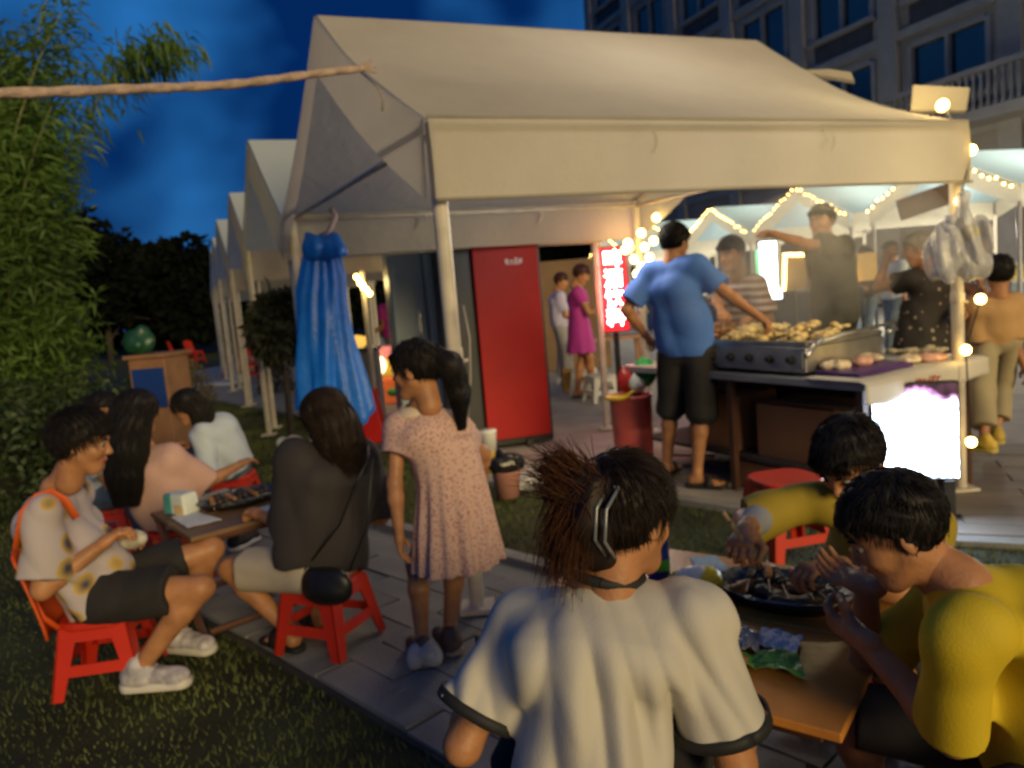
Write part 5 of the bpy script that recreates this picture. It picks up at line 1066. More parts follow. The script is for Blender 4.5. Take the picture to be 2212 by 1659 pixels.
def shrub(p, rx, hz, label, m_, seed, n=1600, ls=.07, group=None):
    t = thing('shrub', p, label, 'shrub', group); r = np.random.RandomState(seed); d = r.normal(size=(n, 3)); d /= np.linalg.norm(d, axis=1, keepdims=True); d[:, 2] = abs(d[:, 2]); P = d*r.uniform(.55, 1, (n, 1))*np.array((rx, rx, hz)); v, f = leaves(P, d+r.normal(size=d.shape)*.4, ls, ls*.2, seed, .3); part('foliage', npmesh('foliage', v, [f], False), m_, t, kind='stuff')
    m = MB(); [m.tube([(0, 0, 0), (math.cos(a)*rx*.5, math.sin(a)*rx*.5, hz*.6)], [.012, .005], 5) for a in range(6)]; part('stems', m, M_bark, t)
shrub(G(412, 868), .42, .75, 'straw coloured round bush behind the girl in the pale blue top', mat('leaf_straw', (.16, .13, .05), .7, .4, 4), 5)
shrub(G(588, 850)+V3(0, .3, 0), .30, .75, 'brownish bush standing at the pavement edge left of the tarp', mat('leaf_brown', (.10, .085, .05), .7, .4, 4), 6)
p = G(548, 800); t = thing('goods_table', p+V3(.2, 0, 0), 'low table heaped with pale bags under the left tent row', 'table'); m = MB(); m.box((0, 0, .33), (1.0, .6, .66)); part('draped_table', m, mat('drape_pale', (.36, .33, .28), .8, .2, 3), t, bevel=.02)
for k in range(5): s = SDF(); s.ell((-.35+.17*k, 0, .78+.1*(k % 2)), (.14, .14, .16), .02); s.post.append(folds(95+k, .02, freq=(10, 40))); v, f = s.mesh(.02); part('pale_bag', npmesh('pale_bag', v, [f]), mat('bag_pale', (.45, .43, .42), .5, .2), t)
m = MB(); q = G(468, 832); m.box((0, 0, .03), (1.0, .5, .05), rz=R(-20)); m.ball((.5, -.1, .12), .12, 8, 6, sz=.8); o = one('white_tarpaulin', m, M_paper, 'white sheet and bundle lying on the far grass', 'sheet', bevel=.01); o.location = tuple(q)
# opposite stalls: counters and goods under the lit tents
M_ctr = mat('stall_counter', (.42, .43, .42), .55, .12, 1.5); M_ctr2 = mat('stall_counter_grey', (.18, .22, .25), .5, .15, 1.5)
cl = ['pale counter at the right edge behind the khaki boy', 'long pale counter behind the floral dress woman', 'pale counter of the stall behind the pointing man', 'pale counter of the stall above the striped man', 'pale counter of the far stall beyond the blue shirted man', 'red draped counter of the stall behind the magenta dress woman']
for i, a in enumerate(ro):
    a = np.array(a); c = a+Uo*.35; t = thing('stall_counter', (c[0], c[1], 0), cl[i], 'counter', 'counters of the opposite stalls', math.atan2(Vo[1], Vo[0])-PI/2+PI/2)
    m = MB(); m.box((0, 0, .45), (2.6, .6, .90)); part('counter_front', m, M_ctr2 if i < 4 else M_ctr, t, bevel=.01); m = MB(); m.box((0, 0, .925), (2.7, .7, .05)); part('counter_top', m, M_ctr, t, bevel=.01)
    for k in range(6):
        r_ = random.Random(i*10+k); m = MB(); h_ = r_.uniform(.12, .36); kind_ = r_.randint(0, 2)
        if kind_ == 0: m.lathe((0, 0, 0), [(.07, 0), (.09, h_*.5), (.06, h_), (.02, h_+.02)], 12)
        elif kind_ == 1: m.box((0, 0, h_/2), (.22, .18, h_), taper=.9)
        else: m.lathe((0, 0, 0), [(.06, 0), (.14, h_*.35), (.15, h_*.4), (.01, h_*.42)], 12)
        colr = [(.5, .06, .03), (.55, .40, .06), (.06, .25, .08), (.5, .5, .48), (.12, .14, .2), (.35, .2, .1)][(i+k*5) % 6]
        o = part(['jar', 'storage_box', 'basin'][kind_], m, mat('goods%d' % ((i+k*5) % 6), colr, .5, .2, 5), bevel=.004); q = c+Vo*(-1.1+.42*k); o.location = (q[0], q[1], .951)
        tag(o, [['red', 'yellow', 'green', 'white', 'dark blue', 'brown'][(i+k*5) % 6]+' '+['round jar', 'box', 'low basin'][kind_]+' on the ' + cl[i].split(' ', 1)[1]][0][:110], ['jar', 'box', 'basin'][kind_], 'goods on the opposite counters')
# bright fittings in the opposite stalls
E_y = mat('lit_yellow', (1, .7, .2), .5, 0, emit=(1, .62, .16), es=12.); E_w = mat('lit_white', (1, 1, 1), .5, 0, emit=(.85, .95, 1), es=9.)
q = A(1719, 590, 10.2); t = thing('light_sign', q, 'yellow lit sign frame left of the pointing man', 'sign'); m = MB(); m.box((0, .06, 0), (.30, .08, .44)); part('panel', m, mat('panel_amber', (.12, .075, .03), .5, .1), t)
for c_, d_2 in (((.0, 0, .24), (.32, .03, .045)), ((-.15, 0, 0), (.045, .03, .43))): m = MB(); m.box(c_, d_2, ry=R(4)); part('tube_light', m, E_y, t, bevel=.01)
lamp(t, q+V3(0, -.4, 0), 10, (1, .7, .3), .1); m = MB(); m.tube([(0, .06, -.2), (0, .06, -q[2])], .02, 6); part('stand', m, M_black, t)
q = A(1833, 590, 10.2); t = thing('light_sign', q, 'yellow lit sign frame right of the pointing man', 'sign'); m = MB(); m.box((.22, .06, .06), (.34, .08, .36)); part('panel', m, mat('panel_amber2', (.45, .30, .08), .5, .1, emit=(1, .6, .2), es=.12), t)
m = MB(); m.tube([(-.06, 0, .25), (.03, 0, .22), (.06, 0, .05), (.08, 0, -.22)], .026, 8); part('tube_light', m, E_y, t, smooth=True); m = MB(); m.tube([(.2, .06, -.2), (.2, .06, -q[2])], .02, 6); part('stand', m, M_black, t)
q = A(1660, 575, 11.5); t = thing('lit_banner', q, 'tall white lit banner between the striped man and the pointing man', 'banner'); m = MB(); m.box((0, .03, 0), (.30, .05, .78)); part('frame', m, M_black, t); m = MB(); m.box((0, 0, 0), (.25, .008, .72)); part('lit_face', m, E_w, t); m = MB(); m.box((.08, 0, -.42), (.2, .01, .14)); part('lit_face', m, E_w, t); m = MB(); m.box((-.16, -.003, .05), (.06, .006, .4)); part('coloured_edge', m, mat('edge_green', (.2, .8, .4), .5, 0, emit=(.3, 1, .5), es=1.2), t)
m = MB(); m.tube([(0, .06, -.35), (0, .06, -q[2])], .02, 6); part('stand', m, M_black, t)
# dark signboard seen under the valance
q = A(2000, 435, 10.5); m = MB(); m.box((0, 0, 0), (.75, .04, .28), ry=R(-14)); one('signboard', m, mat('sign_brown', (.10, .06, .045), .7, .1), 'dark brown signboard hung in the gable behind the plastic bag', 'sign').location = tuple(q)
# middle distance: back counters seen under the tent
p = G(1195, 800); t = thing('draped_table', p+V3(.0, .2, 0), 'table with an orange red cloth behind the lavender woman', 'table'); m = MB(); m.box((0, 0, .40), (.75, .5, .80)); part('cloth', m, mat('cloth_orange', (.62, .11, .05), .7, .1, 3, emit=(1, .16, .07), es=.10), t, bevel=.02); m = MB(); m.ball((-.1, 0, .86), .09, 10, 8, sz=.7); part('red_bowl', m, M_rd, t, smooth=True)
m = MB(); m.box((.22, 0, .9), (.2, .2, .18)); part('storage_box', m, mat('boxgrey', (.3, .28, .28)), t, bevel=.01)
for k, (x, y, w_, h_, c_, l) in enumerate(((1215, 700, 1.6, 1.9, (.16, .10, .055), 'brown partition board behind the two women by the neon sign'), (1245, 850, .35, .30, (.40, .20, .04), 'orange carton on the paving left of the two women'))):
    Yk = 13.5 if k == 0 else 10.6; q = A(x, y, Yk); m = MB(); m.box((0, 0, h_/2), (w_, .3, h_)); o = one('partition' if k == 0 else 'carton', m, mat('board%d' % k, c_, .8, .2, 2), l, 'partition' if k == 0 else 'box', bevel=.01); o.location = (q[0], q[1], 0)
p = G(1330, 830); t = thing('wooden_stand', p+V3(0, .1, 0), 'wooden trestle under the neon sign beside the magenta dress', 'trestle')
m = MB(); m.box((0, 0, .66), (.95, .45, .05)); part('top', m, mat('trestle_wood', (.30, .16, .10), .6, .2), t)
for sx_ in (-.4, .4):
    for sy_ in (-.18, .18): m = MB(); m.tube([(sx_, sy_, 0), (sx_*.9, sy_*.8, .635)], .025, 6); part('leg', m, mat('trestle_wood', (.30, .16, .10)), t)
for k, (x, y) in enumerate(((1300, 866), (1265, 850))): again(st_w, G(x, y), .3+k, ['white stool legs beside the magenta dress', 'pale low stool at the trestle'][k], scale=1.15)
M_whp = mat('white_plastic', (.55, .55, .55), .4, .05)
for o in list(bpy.data.objects):
    if o.get('label') in ('white stool legs beside the magenta dress', 'pale low stool at the trestle'):
        o['group'] = 'pale stools by the trestle'
        for c_ in o.children: c_.data = c_.data.copy(); c_.data.materials.clear(); c_.data.materials.append(M_whp)
# ------------------------------------------------------------ the people
H_short = short_hair(.004, 1, .018, 1800, .026, .003); H_far = short_hair(.007, 2, .016, 300, .03, .003, sr=.003)
H_bob = long_hair(.005, [(-.02, 0, .04), (-.05, 0, -.05), (-.06, 0, -.13), (-.06, 0, -.17)], [.088, .092, .085, .06], 1.15, 3, 900, .020, .002)
H_long = long_hair(.006, [(-.03, 0, .05), (-.08, 0, -.06), (-.11, 0, -.20), (-.12, 0, -.33), (-.12, 0, -.42)], [.085, .080, .080, .070, .045], 1.45, 4, 1300, .018, .0022)
H_pony = short_hair(.005, 5, .014, 500, .05, .002, fringe=True)+long_hair(.006, [(-.10, -.02, .06), (-.15, -.03, .0), (-.16, -.04, -.12), (-.14, -.04, -.26)], [.030, .045, .042, .012], 1.2, 6, 400, .012, .002)[1:]
K_white = mat('shirt_cream', (.50, .475, .42), .8, .04, 5, .12, 220); K_blk = mat('trim_black', (.012, .013, .014), .7, .1)
K_yel = mat('shirt_yellow', (.56, .41, .010), .75, .06, 5, .12, 200); K_oli = mat('shirt_olive', (.30, .22, .016), .8, .1, 5, .12, 200)
K_black = mat('cloth_black', (.016, .015, .017), .85, .2, 6, .1, 120); K_char = mat('shirt_charcoal', (.030, .025, .026), .8, .12, 5, .1, 160)
K_blue = mat('shirt_blue', (.06, .17, .58), .75, .15, 3, .12, 160); K_kh = mat('khaki', (.36, .30, .18), .8, .12, 4, .1, 120)
K_beige = mat('shirt_tan', (.52, .31, .13), .8, .08, 4, .1, 160); K_mag = mat('dress_magenta', (.42, .030, .30), .75, .08, 4, .1, 160)
K_lav = mat('top_lavender', (.42, .40, .60), .8, .08, 4); K_pink = mat('top_pink', (.50, .31, .27), .8, .1, 5, .1, 120); K_pale = mat('top_paleblue', (.46, .53, .62), .8, .08, 4, .1, 120)
K_jean = mat('jeans', (.10, .14, .19), .8, .25, 8, .15, 120); K_dkt = mat('shirt_olive_black', (.035, .033, .022), .8, .2, 5, .1, 120)
K_short = mat('shorts_cream', (.42, .37, .31), .85, .1, 5, .1, 120); K_grey = mat('trousers_grey', (.27, .27, .30), .85, .1, 4)
# patterned cloth: scattered motifs
def motif(name, base, spots, scale, th, soft=.03, coords='Object', second=None):
    m = mat(name, base, .8, 0); t = m.node_tree; b = t.nodes['Principled BSDF']; c = t.nodes.new('ShaderNodeTexCoord'); v = t.nodes.new('ShaderNodeTexVoronoi'); v.inputs['Scale'].default_value = scale; t.links.new(c.outputs[coords], v.inputs['Vector'])
    n = t.nodes.new('ShaderNodeTexNoise'); n.inputs['Scale'].default_value = scale*.9; n.inputs['Detail'].default_value = 3; t.links.new(c.outputs[coords], n.inputs['Vector'])
    a = t.nodes.new('ShaderNodeMath'); a.operation = 'MULTIPLY_ADD'; a.inputs[1].default_value = .5; t.links.new(n.outputs[0], a.inputs[0]); t.links.new(v.outputs['Distance'], a.inputs[2])
    r = t.nodes.new('ShaderNodeValToRGB'); r.color_ramp.elements[0].position = th; r.color_ramp.elements[0].color = tuple(spots)+(1,); r.color_ramp.elements[1].position = th+soft; r.color_ramp.elements[1].color = tuple(base)+(1,); t.links.new(a.outputs[0], r.inputs[0]); t.links.new(r.outputs[0], b.inputs['Base Color'])
    if second:
        e_ = r.color_ramp.elements.new(th*.6); e_.color = tuple(second)+(1,)
    return m
K_pdress = motif('dress_print', (.60, .40, .34), (.36, .15, .15), 85, .50, .14); K_flor = motif('floral_black', (.022, .017, .016), (.34, .28, .20), 17, .40, .04); K_graf = motif('shirt_print', (.44, .39, .42), (.50, .34, .09), 8.5, .60, .05, second=(.05, .045, .09))
def stripes():
    m = mat('striped_cloth', (.5, .42, .4), .8, 0); t = m.node_tree; c = t.nodes.new('ShaderNodeTexCoord'); w = t.nodes.new('ShaderNodeTexWave'); w.bands_direction = 'Z'; w.inputs['Scale'].default_value = 5.5; w.inputs['Distortion'].default_value = .8; t.links.new(c.outputs['Object'], w.inputs['Vector'])
    r = t.nodes.new('ShaderNodeValToRGB'); r.color_ramp.interpolation = 'CONSTANT'; r.color_ramp.elements[0].color = (.52, .47, .45, 1); r.color_ramp.elements[1].position = .55; r.color_ramp.elements[1].color = (.22, .06, .05, 1); t.links.new(w.outputs[0], r.inputs[0]); t.links.new(r.outputs[0], t.nodes['Principled BSDF'].inputs['Base Color']); return m
K_str = stripes()
AF = lambda x, y, Y: A(x, y, Y*1.13)
# 1 woman in front, back to the camera
nk = AF(1290, 1262, 1.30); pel = V3(nk[0]-.045, nk[1]-.10, .40)
def back_folds(F, X, Y, Z):
    l = X-nk[0]-.02; z = Z-nk[2]; sm = 1/(1+np.exp((Y-nk[1]-.02)*60)); ph = l*88*(1+.55*z)+2.8*np.sin(6*z+.6)+1.5*np.sin(17*l)+.9*np.sin(13*z+9*l)
    return F+sm*np.clip(-z*5, .15, 1)*(.012*(1-2*np.sqrt(np.sin(ph*.5)**2+.03))+.011*(1-2*np.sqrt(np.sin(44*l+9*z*l*8+2)**2+.05))+.009*np.sin(26*l+20*z+2*np.sin(9*z)))
r1, j1 = person('woman in a cream T-shirt with black trim, seated with her back to us', pel, nk, 74, .98, hs=.96, head=AF(1352, 1118, 1.30), hd=(42, 12, 0), res=.0055, hres=.0032,
    fat=.90, wr=(V3(-.10, 1.82, .56), V3(.46, 1.72, .53)), elp=(AF(1000, 1610, 1.30), AF(1605, 1700, 1.22)), curl=(.7, .7), ft=(V3(-.16, 1.80, .09), V3(.14, 1.86, .09)), sh=(AF(1128, 1352, 1.36), AF(1500, 1338, 1.24)),
    top=dict(mat=K_white, hem=.06, sleeve=.72, sr=.078, amp=.0045, trim=K_blk, seed=4, loose=.93, neckr=.088, ndrop=.015, along=(0, 0, 1), post=back_folds, infl=.016), bot=dict(mat=K_black, to=1.6, r1=.07), shoe=('sandal', K_blk, K_blk))
# hair of the woman in front: smooth cap, twisted up in a claw clip with loose ends fanning out
hp = short_hair(.004, 11, .018, 2600, .05, .0015, fringe=False, sr=.0013, wild=.05)
s = SDF(); s.ell((-.085, .01, .03), (.055, .050, .075), .02); s.chain([(-.07, 0, -.07), (-.10, .005, .0), (-.115, .01, .07)], [.035, .045, .035], .03); s.post.append(lambda F, X, Y, Z: F+.003*np.sin(130*Y+30*Z)); hp.append(s.mesh(.004))
rg = np.random.RandomState(21); n = 2600; st = np.stack([rg.normal(-.110, .012, n), rg.normal(.012, .018, n), rg.uniform(.0, .09, n)], 1); up = rg.uniform(size=n) < .42
dr = np.where(up[:, None], np.stack([rg.normal(-.025, .012, n), rg.normal(.035, .020, n), rg.uniform(.02, .05, n)], 1), np.stack([rg.normal(-.020, .012, n), rg.normal(.030, .018, n), rg.uniform(-.04, .02, n)], 1))
e_ = st+dr; en = e_+np.where(up[:, None], np.stack([rg.normal(-.012, .012, n), rg.normal(.032, .015, n), rg.normal(.005, .016, n)], 1), np.stack([rg.normal(0, .008, n), rg.normal(.006, .010, n), -rg.uniform(.05, .15, n)], 1))
u = np.linspace(0, 1, 8)[None, :, None]; pth = st[:, None]*(1-u)**2+2*e_[:, None]*u*(1-u)+en[:, None]*u*u
V, Fq = join([(j1['HF'](v_), f_) for v_, f_ in hp]); part('hair', npmesh('hair', V, Fq), mat('hair_darkbrown', (.014, .008, .006), .55, .4, 30, spec=.25), r1, world=True)
v_, f_ = tubes(pth, .0013, .3); part('loose_hair', npmesh('loose_hair', j1['HF'](v_), [f_]), mat('hair_rust', (.075, .027, .010), .6, .5, 30, spec=.2), r1, world=True)
m = MB()
for q in (-1, 1): m.tube(list(j1['HF']([(-.10, -.045+.012*q, .07), (-.135, -.048+.012*q, .03), (-.13, -.045+.012*q, -.03), (-.09, -.04+.012*q, -.065)])), .004, 6)
m.tube(list(j1['HF']([(-.10, -.058, .07), (-.10, -.032, .07)])), .004, 6); cl_ = part('hair_clip', m, mat('clip_grey', (.16, .17, .18), .2, .1, spec=.9), r1, smooth=True, world=True)
# 2 boy in bright yellow
nk = AF(2085, 1262, 1.22); pel = V3(nk[0]+.20, nk[1]+.02, .38)
r2, j2 = person('boy in a bright yellow T-shirt leaning over the table, right front', pel, nk, 172, .90, hs=.87, head=AF(1932, 1148, 1.27), hd=(163, 30, 0), res=.0055, hres=.0032, slouch=.07,
    sh=(AF(2085, 1372, 1.12), AF(2070, 1290, 1.40)), wr=(AF(1862, 1378, 1.33), AF(1872, 1262, 1.42)), el=((.5, -.6, -1), (.2, .3, -1)), curl=(.7, .5), palm=((.2, .4, .2), (-.3, -.2, .9)), hdir=(AF(1780, 1325, 1.42)-AF(1870, 1375, 1.33), AF(1800, 1235, 1.5)-AF(1872, 1262, 1.42)), ft=(V3(.72, 1.45, .09), V3(.78, 1.70, .09)),
    top=dict(mat=K_yel, hem=.07, neckr=.056, ndrop=.065, sleeve=.84, sr=.070, amp=.010, seed=9, infl=.018, freq=(14, 40)), bot=dict(mat=K_black, to=.95), shoe=('sneaker', K_blk, M_paper), hair=short_hair(.0038, 31, .019, 3600, .024, .0015, sr=.0013))
# 3 boy with chopsticks
nk = AF(1893, 1082, 1.88); pel = V3(nk[0]+.06, nk[1]+.14, .38)
r3, j3 = person('boy in an olive yellow T-shirt reaching with chopsticks over the tray', pel, nk, 222, .90, hs=.93, head=AF(1838, 998, 1.78), hd=(212, 38, 0), res=.0065, hres=.0035, slouch=.06, sh=(None, AF(1745, 1085, 1.84)),
    wr=(AF(1800, 1222, 1.62), AF(1612, 1140, 1.68)), elp=(None, AF(1672, 1108, 1.84)), el=((.5, -.3, -1), (-1, .6, -.5)), curl=(.9, 1.0), hdir=(AF(1735, 1230, 1.60)-AF(1800, 1222, 1.62), AF(1600, 1170, 1.62)-AF(1616, 1135, 1.68)), ft=(V3(1.15, 2.0, .09), V3(.92, 2.35, .09)),
    top=dict(mat=K_oli, hem=.06, sleeve=(.95, .92), sr=.066, amp=.010, seed=14, infl=.022, freq=(14, 36)), bot=dict(mat=K_black, to=.95), shoe=('sneaker', K_blk, M_paper), hair=short_hair(.0045, 32, .019, 2600, .026, .002))
m = MB(); a_, b_ = AF(1636, 1122, 1.74), AF(1617, 1142, 1.68); m.tube([a_, b_], [.040, .032], 14, cap=False); part('undersleeve', m, mat('sleeve_grey', (.28, .29, .33), .8, .1), r3, smooth=True, world=True)
for k, (x0, y0, x1, y1) in enumerate(((1562, 1106, 1648, 1226), (1580, 1130, 1640, 1228))): m = MB(); m.tube([AF(x0, y0, 1.56), AF(x1, y1, 1.66)], [.0060, .0040], 7); one('chopstick', m, M_stick, ['upper chopstick held in the right hand of the olive shirted boy', 'lower chopstick held in the right hand of the olive shirted boy'][k], 'chopstick', loc=AF(x0, y0, 1.56), smooth=True, group='pair of chopsticks')
# 4 standing girl
f_ = G(945, 1432); nk = A(904, 884, 2.93); pel = V3(nk[0]+.10, nk[1]-.02, .66)
ws = A(862, 1170, 2.80); 
r4, j4 = person('girl in a pink flowered dress standing by the tent post', pel, nk, 118, .755, hs=.90, head=A(898, 800, 2.90), hd=(160, 6, 0), res=.007, hres=.0036, fat=.92, base=(f_[0], f_[1], 0),
    sh=(A(860, 925, 2.92), A(988, 930, 2.98)), wr=(ws, A(1040, 1060, 3.30)), elp=(None, A(1078, 1010, 3.25)), el=((-.3, -.4, -.2), (1, .3, -.3)), curl=(.35, .6), hdir=((.0, .0, -1), (-.3, .4, -.6)), palm=((1, 0, 0), None), ft=(V3(f_[0]-.055, f_[1]+.03, .07), V3(f_[0]+.045, f_[1]+.10, .07)),
    top=dict(mat=K_pdress, dress=dict(z0=.22, z1=-.290, r0=.086, r1=.142, n=15, amp=.075), name='dress', sleeve=.45, sr=.080, amp=.002, seed=3, infl=.016, collar=mat('collar_cream', (.60, .50, .38), .8, .05)), shoe=('sneaker', mat('shoe_pale', (.10, .06, .05), .6, .2, 20), mat('sole_dull', (.25, .22, .2), .6, .1)), hair=H_pony)
# 5 woman in black on the red stool
nk = A(712, 968, 3.22); pel = V3(-.86, 3.12, .36)
r5, j5 = person('woman in a loose charcoal shirt and cream shorts on a red stool, seen from behind', pel, nk, 128, .92, hs=.95, head=A(703, 905, 3.22), hd=(140, 16, 0), res=.0075, hres=.004, wr=(V3(-1.30, 3.42, .56), V3(-1.02, 3.55, .56)), elp=(A(622, 1165, 3.12), A(822, 1120, 3.32)), el=((-1, -.6, -.4), (.8, .3, -.6)), curl=(.7, .7),
    ft=(G(628, 1398)+V3(0, 0, .08), G(668, 1378)+V3(.02, .10, .08)), kn=(V3(-.5, .2, .9), V3(-.2, .8, .8)), toes=(V3(-.7, .5, 0), V3(-.4, .5, 0)),
    top=dict(mat=K_char, hem=.02, sleeve=.98, sr=.096, amp=.018, seed=22, infl=.042, loose=1.12, freq=(10, 30)), bot=dict(mat=K_short, to=.75, r1=.10), shoe=('sandal', K_blk, K_blk), hair=H_bob, hairm=mat('hair_softbrown', (.020, .012, .008), .65, .4, 30, spec=.2))
q = A(705, 1262, 2.95); t = thing('handbag', q, 'black crescent handbag on a thin strap behind the charcoal shirt', 'handbag', None, R(-20)); s = SDF(); s.ell((0, 0, 0), (.115, .045, .078), .01); s.ell((0, 0, -.03), (.10, .05, .05), .03); s.post.append(lambda F, X, Y, Z: np.maximum(F, Z-.062)); s.post.append(folds(2, .002, freq=(30, 80))); v, f = s.mesh(.005); part('bag_body', npmesh('bag_body', v, [f]), mat('leather_black', (.010, .010, .011), .4, .2, 20), t)
m = MB(); q2 = A(800, 985, 3.0); m.tube([q+V3(-.10, 0, .05), A(735, 1130, 2.97), A(775, 1040, 2.97), q2, A(770, 960, 3.15)], .0045, 6); m.tube([q+V3(.10, .02, .05), A(790, 1130, 3.02), q2+V3(.01, .02, 0)], .0045, 6); part('strap', m, mat('leather_black', (.01, .01, .011)), t, smooth=True, world=True)
# 6 boy on the red chair
nk = A(112, 1062, 2.95); pel = V3(-1.70, 2.98, .37)
r6, j6 = person('boy in black shorts and a printed T-shirt with an orange strap, seated at left', pel, nk, 12, .97, hs=.97, head=A(178, 958, 2.93), hd=(12, 14, 0), res=.007, hres=.0035, slouch=.06, wr=(A(262, 1160, 3.12), A(218, 1178, 2.85)), el=((-.2, .4, -1), (-.4, -.3, -1)), curl=(.8, .8),
    ft=(G(398, 1422)+V3(-.06, .10, .085), G(318, 1488)+V3(-.02, .02, .085)), kn=(V3(.6, .1, 1), V3(.6, .1, 1)), toes=(V3(.9, -.35, 0), V3(1, -.05, 0)), top=dict(mat=K_graf, hem=.03, sleeve=.80, sr=.082, amp=.016, seed=5, infl=.018, loose=.98), bot=dict(mat=K_black, to=.72, r1=.095), shoe=('sneaker', mat('sneaker_grey', (.42, .40, .44), .6, .5, 22), mat('sole_white', (.58, .56, .52), .6, .1)), hair=short_hair(.0042, 36, .024, 2600, .036, .005, wild=.22))
m = MB(); S_ = lambda x, y, Y: A(x, y, Y); m.tube([S_(35, 1185, 2.72), S_(50, 1105, 2.74), S_(80, 1072, 2.78), S_(112, 1062, 2.80), S_(140, 1080, 2.80), S_(165, 1120, 2.80)], .022, 8, flat=.4); part('strap', m, mat('strap_orange', (.60, .10, .01), .6, .1), r6, smooth=True, world=True)
q = (j6['wr'][0]+j6['wr'][1])/2+V3(.09, .0, .0); s = SDF(); s.ell(q, (.05, .045, .035), .02); s.post.append(folds(7, .008, freq=(40, 110))); v, f = s.mesh(.006); one('food_wrap', npmesh('food_wrap', v, [f]), mat('wrap_white', (.45, .42, .36), .7, .3, 30), 'crumpled snack in paper held by the boy with the orange strap', 'snack', loc=q)
# 7, 8, 9 the group behind
nk = A(318, 980, 4.12); pel = V3(-1.93, 4.13, .36)
r7, j7 = person('girl in a pink top with very long black hair, seen from behind', pel, nk, 70, .90, hs=.97, head=A(300, 892, 4.14), hd=(75, 8, 0), res=.009, hres=.005, wr=(V3(-2.2, 4.45, .55), V3(-1.62, 4.40, .55)), ft=(V3(-2.1, 4.6, .08), V3(-1.75, 4.6, .08)), top=dict(mat=K_pink, hem=.05, sleeve=.95, sr=.09, infl=.035, amp=.008, seed=33, loose=1.05), bot=dict(mat=K_grey, to=.8), shoe=('sneaker', K_blk, M_paper), hair=H_long, eyes=False)
nk = A(228, 955, 4.75); pel = V3(nk[0]-.05, nk[1]+.02, .37)
r8, j8 = person('dark haired person in pale blue, half hidden behind the long haired girl', pel, nk, -15, .88, hs=.95, head=A(224, 890, 4.72), hd=(-10, 10, 0), res=.010, hres=.006, wr=(V3(-2.2, 4.75, .5), V3(-2.25, 4.5, .5)), ft=(V3(-2.3, 4.9, .08), V3(-2.3, 4.6, .08)), top=dict(mat=K_pale, infl=.03, amp=.006, seed=8), bot=dict(mat=K_jean, to=1.7), shoe=('sneaker', K_blk, M_paper), hair=H_far)
again(st_w, (pel[0], pel[1], 0), .2, 'red stool under the dark haired person in pale blue')
nk = A(438, 915, 5.35); pel = V3(-2.03, 5.42, .37)
r9, j9 = person('girl in a pale blue top and jeans with long black hair, hunched to the left', pel, nk, 186, .92, hs=.95, head=A(405, 880, 5.28), hd=(190, 22, 0), res=.010, hres=.005, slouch=.08, wr=(A(395, 985, 5.2), A(415, 965, 5.4)), el=((.2, -.3, -1), (.2, .3, -1)), ft=(A(395, 1075, 5.15)*V3(1, 1, 0)+V3(0, 0, .08), V3(-2.5, 5.5, .08)), top=dict(mat=K_pale, hem=.05, sleeve=1.2, sr=.088, infl=.032, amp=.007, seed=12, loose=1.08), bot=dict(mat=K_jean, to=1.85, r1=.08, flare=1.15), shoe=('sneaker', K_blk, M_paper),
    hair=long_hair(.007, [(-.03, 0, .05), (-.07, 0, -.05), (-.05, .02, -.18), (.0, .05, -.30), (-.02, .08, -.36)], [.085, .08, .07, .05, .03], 1.4, 8, 700, .018, .003), eyes=False)
# 10 man in blue at the grill
nk = A(1452, 566, 5.15); pel = V3(1.20, 5.20, .93)
fa, fb = G(1448, 1020), G(1512, 1052)
r10, j10 = person('barefoot man in a blue T-shirt and black shorts tending the grill', pel, nk, 56, 1.02, hs=.98, head=A(1458, 524, 5.18), hd=(38, 10, 0), res=.009, hres=.0045, fat=1.0, elp=(None, A(1566, 632, 4.98)), wr=(A(1392, 720, 5.35), A(1608, 662, 4.92)), el=((-.9, -.3, -.6), (.7, -.9, .1)), curl=(.6, .8), ft=(V3(1.06, 5.42, .09), V3(fb[0]-.01, fb[1]+.02, .09)), toes=(V3(.5, .8, 0), V3(.75, -.45, 0)),
    top=dict(mat=K_blue, hem=.02, sleeve=.78, sr=.080, amp=.014, seed=17, infl=.020, loose=1.02, freq=(10, 30)), bot=dict(mat=K_black, to=1.08, r0=.112, r1=.098, flare=1.1), shoe=('slipper', K_blk, K_blk), hair=H_short, eyes=False)
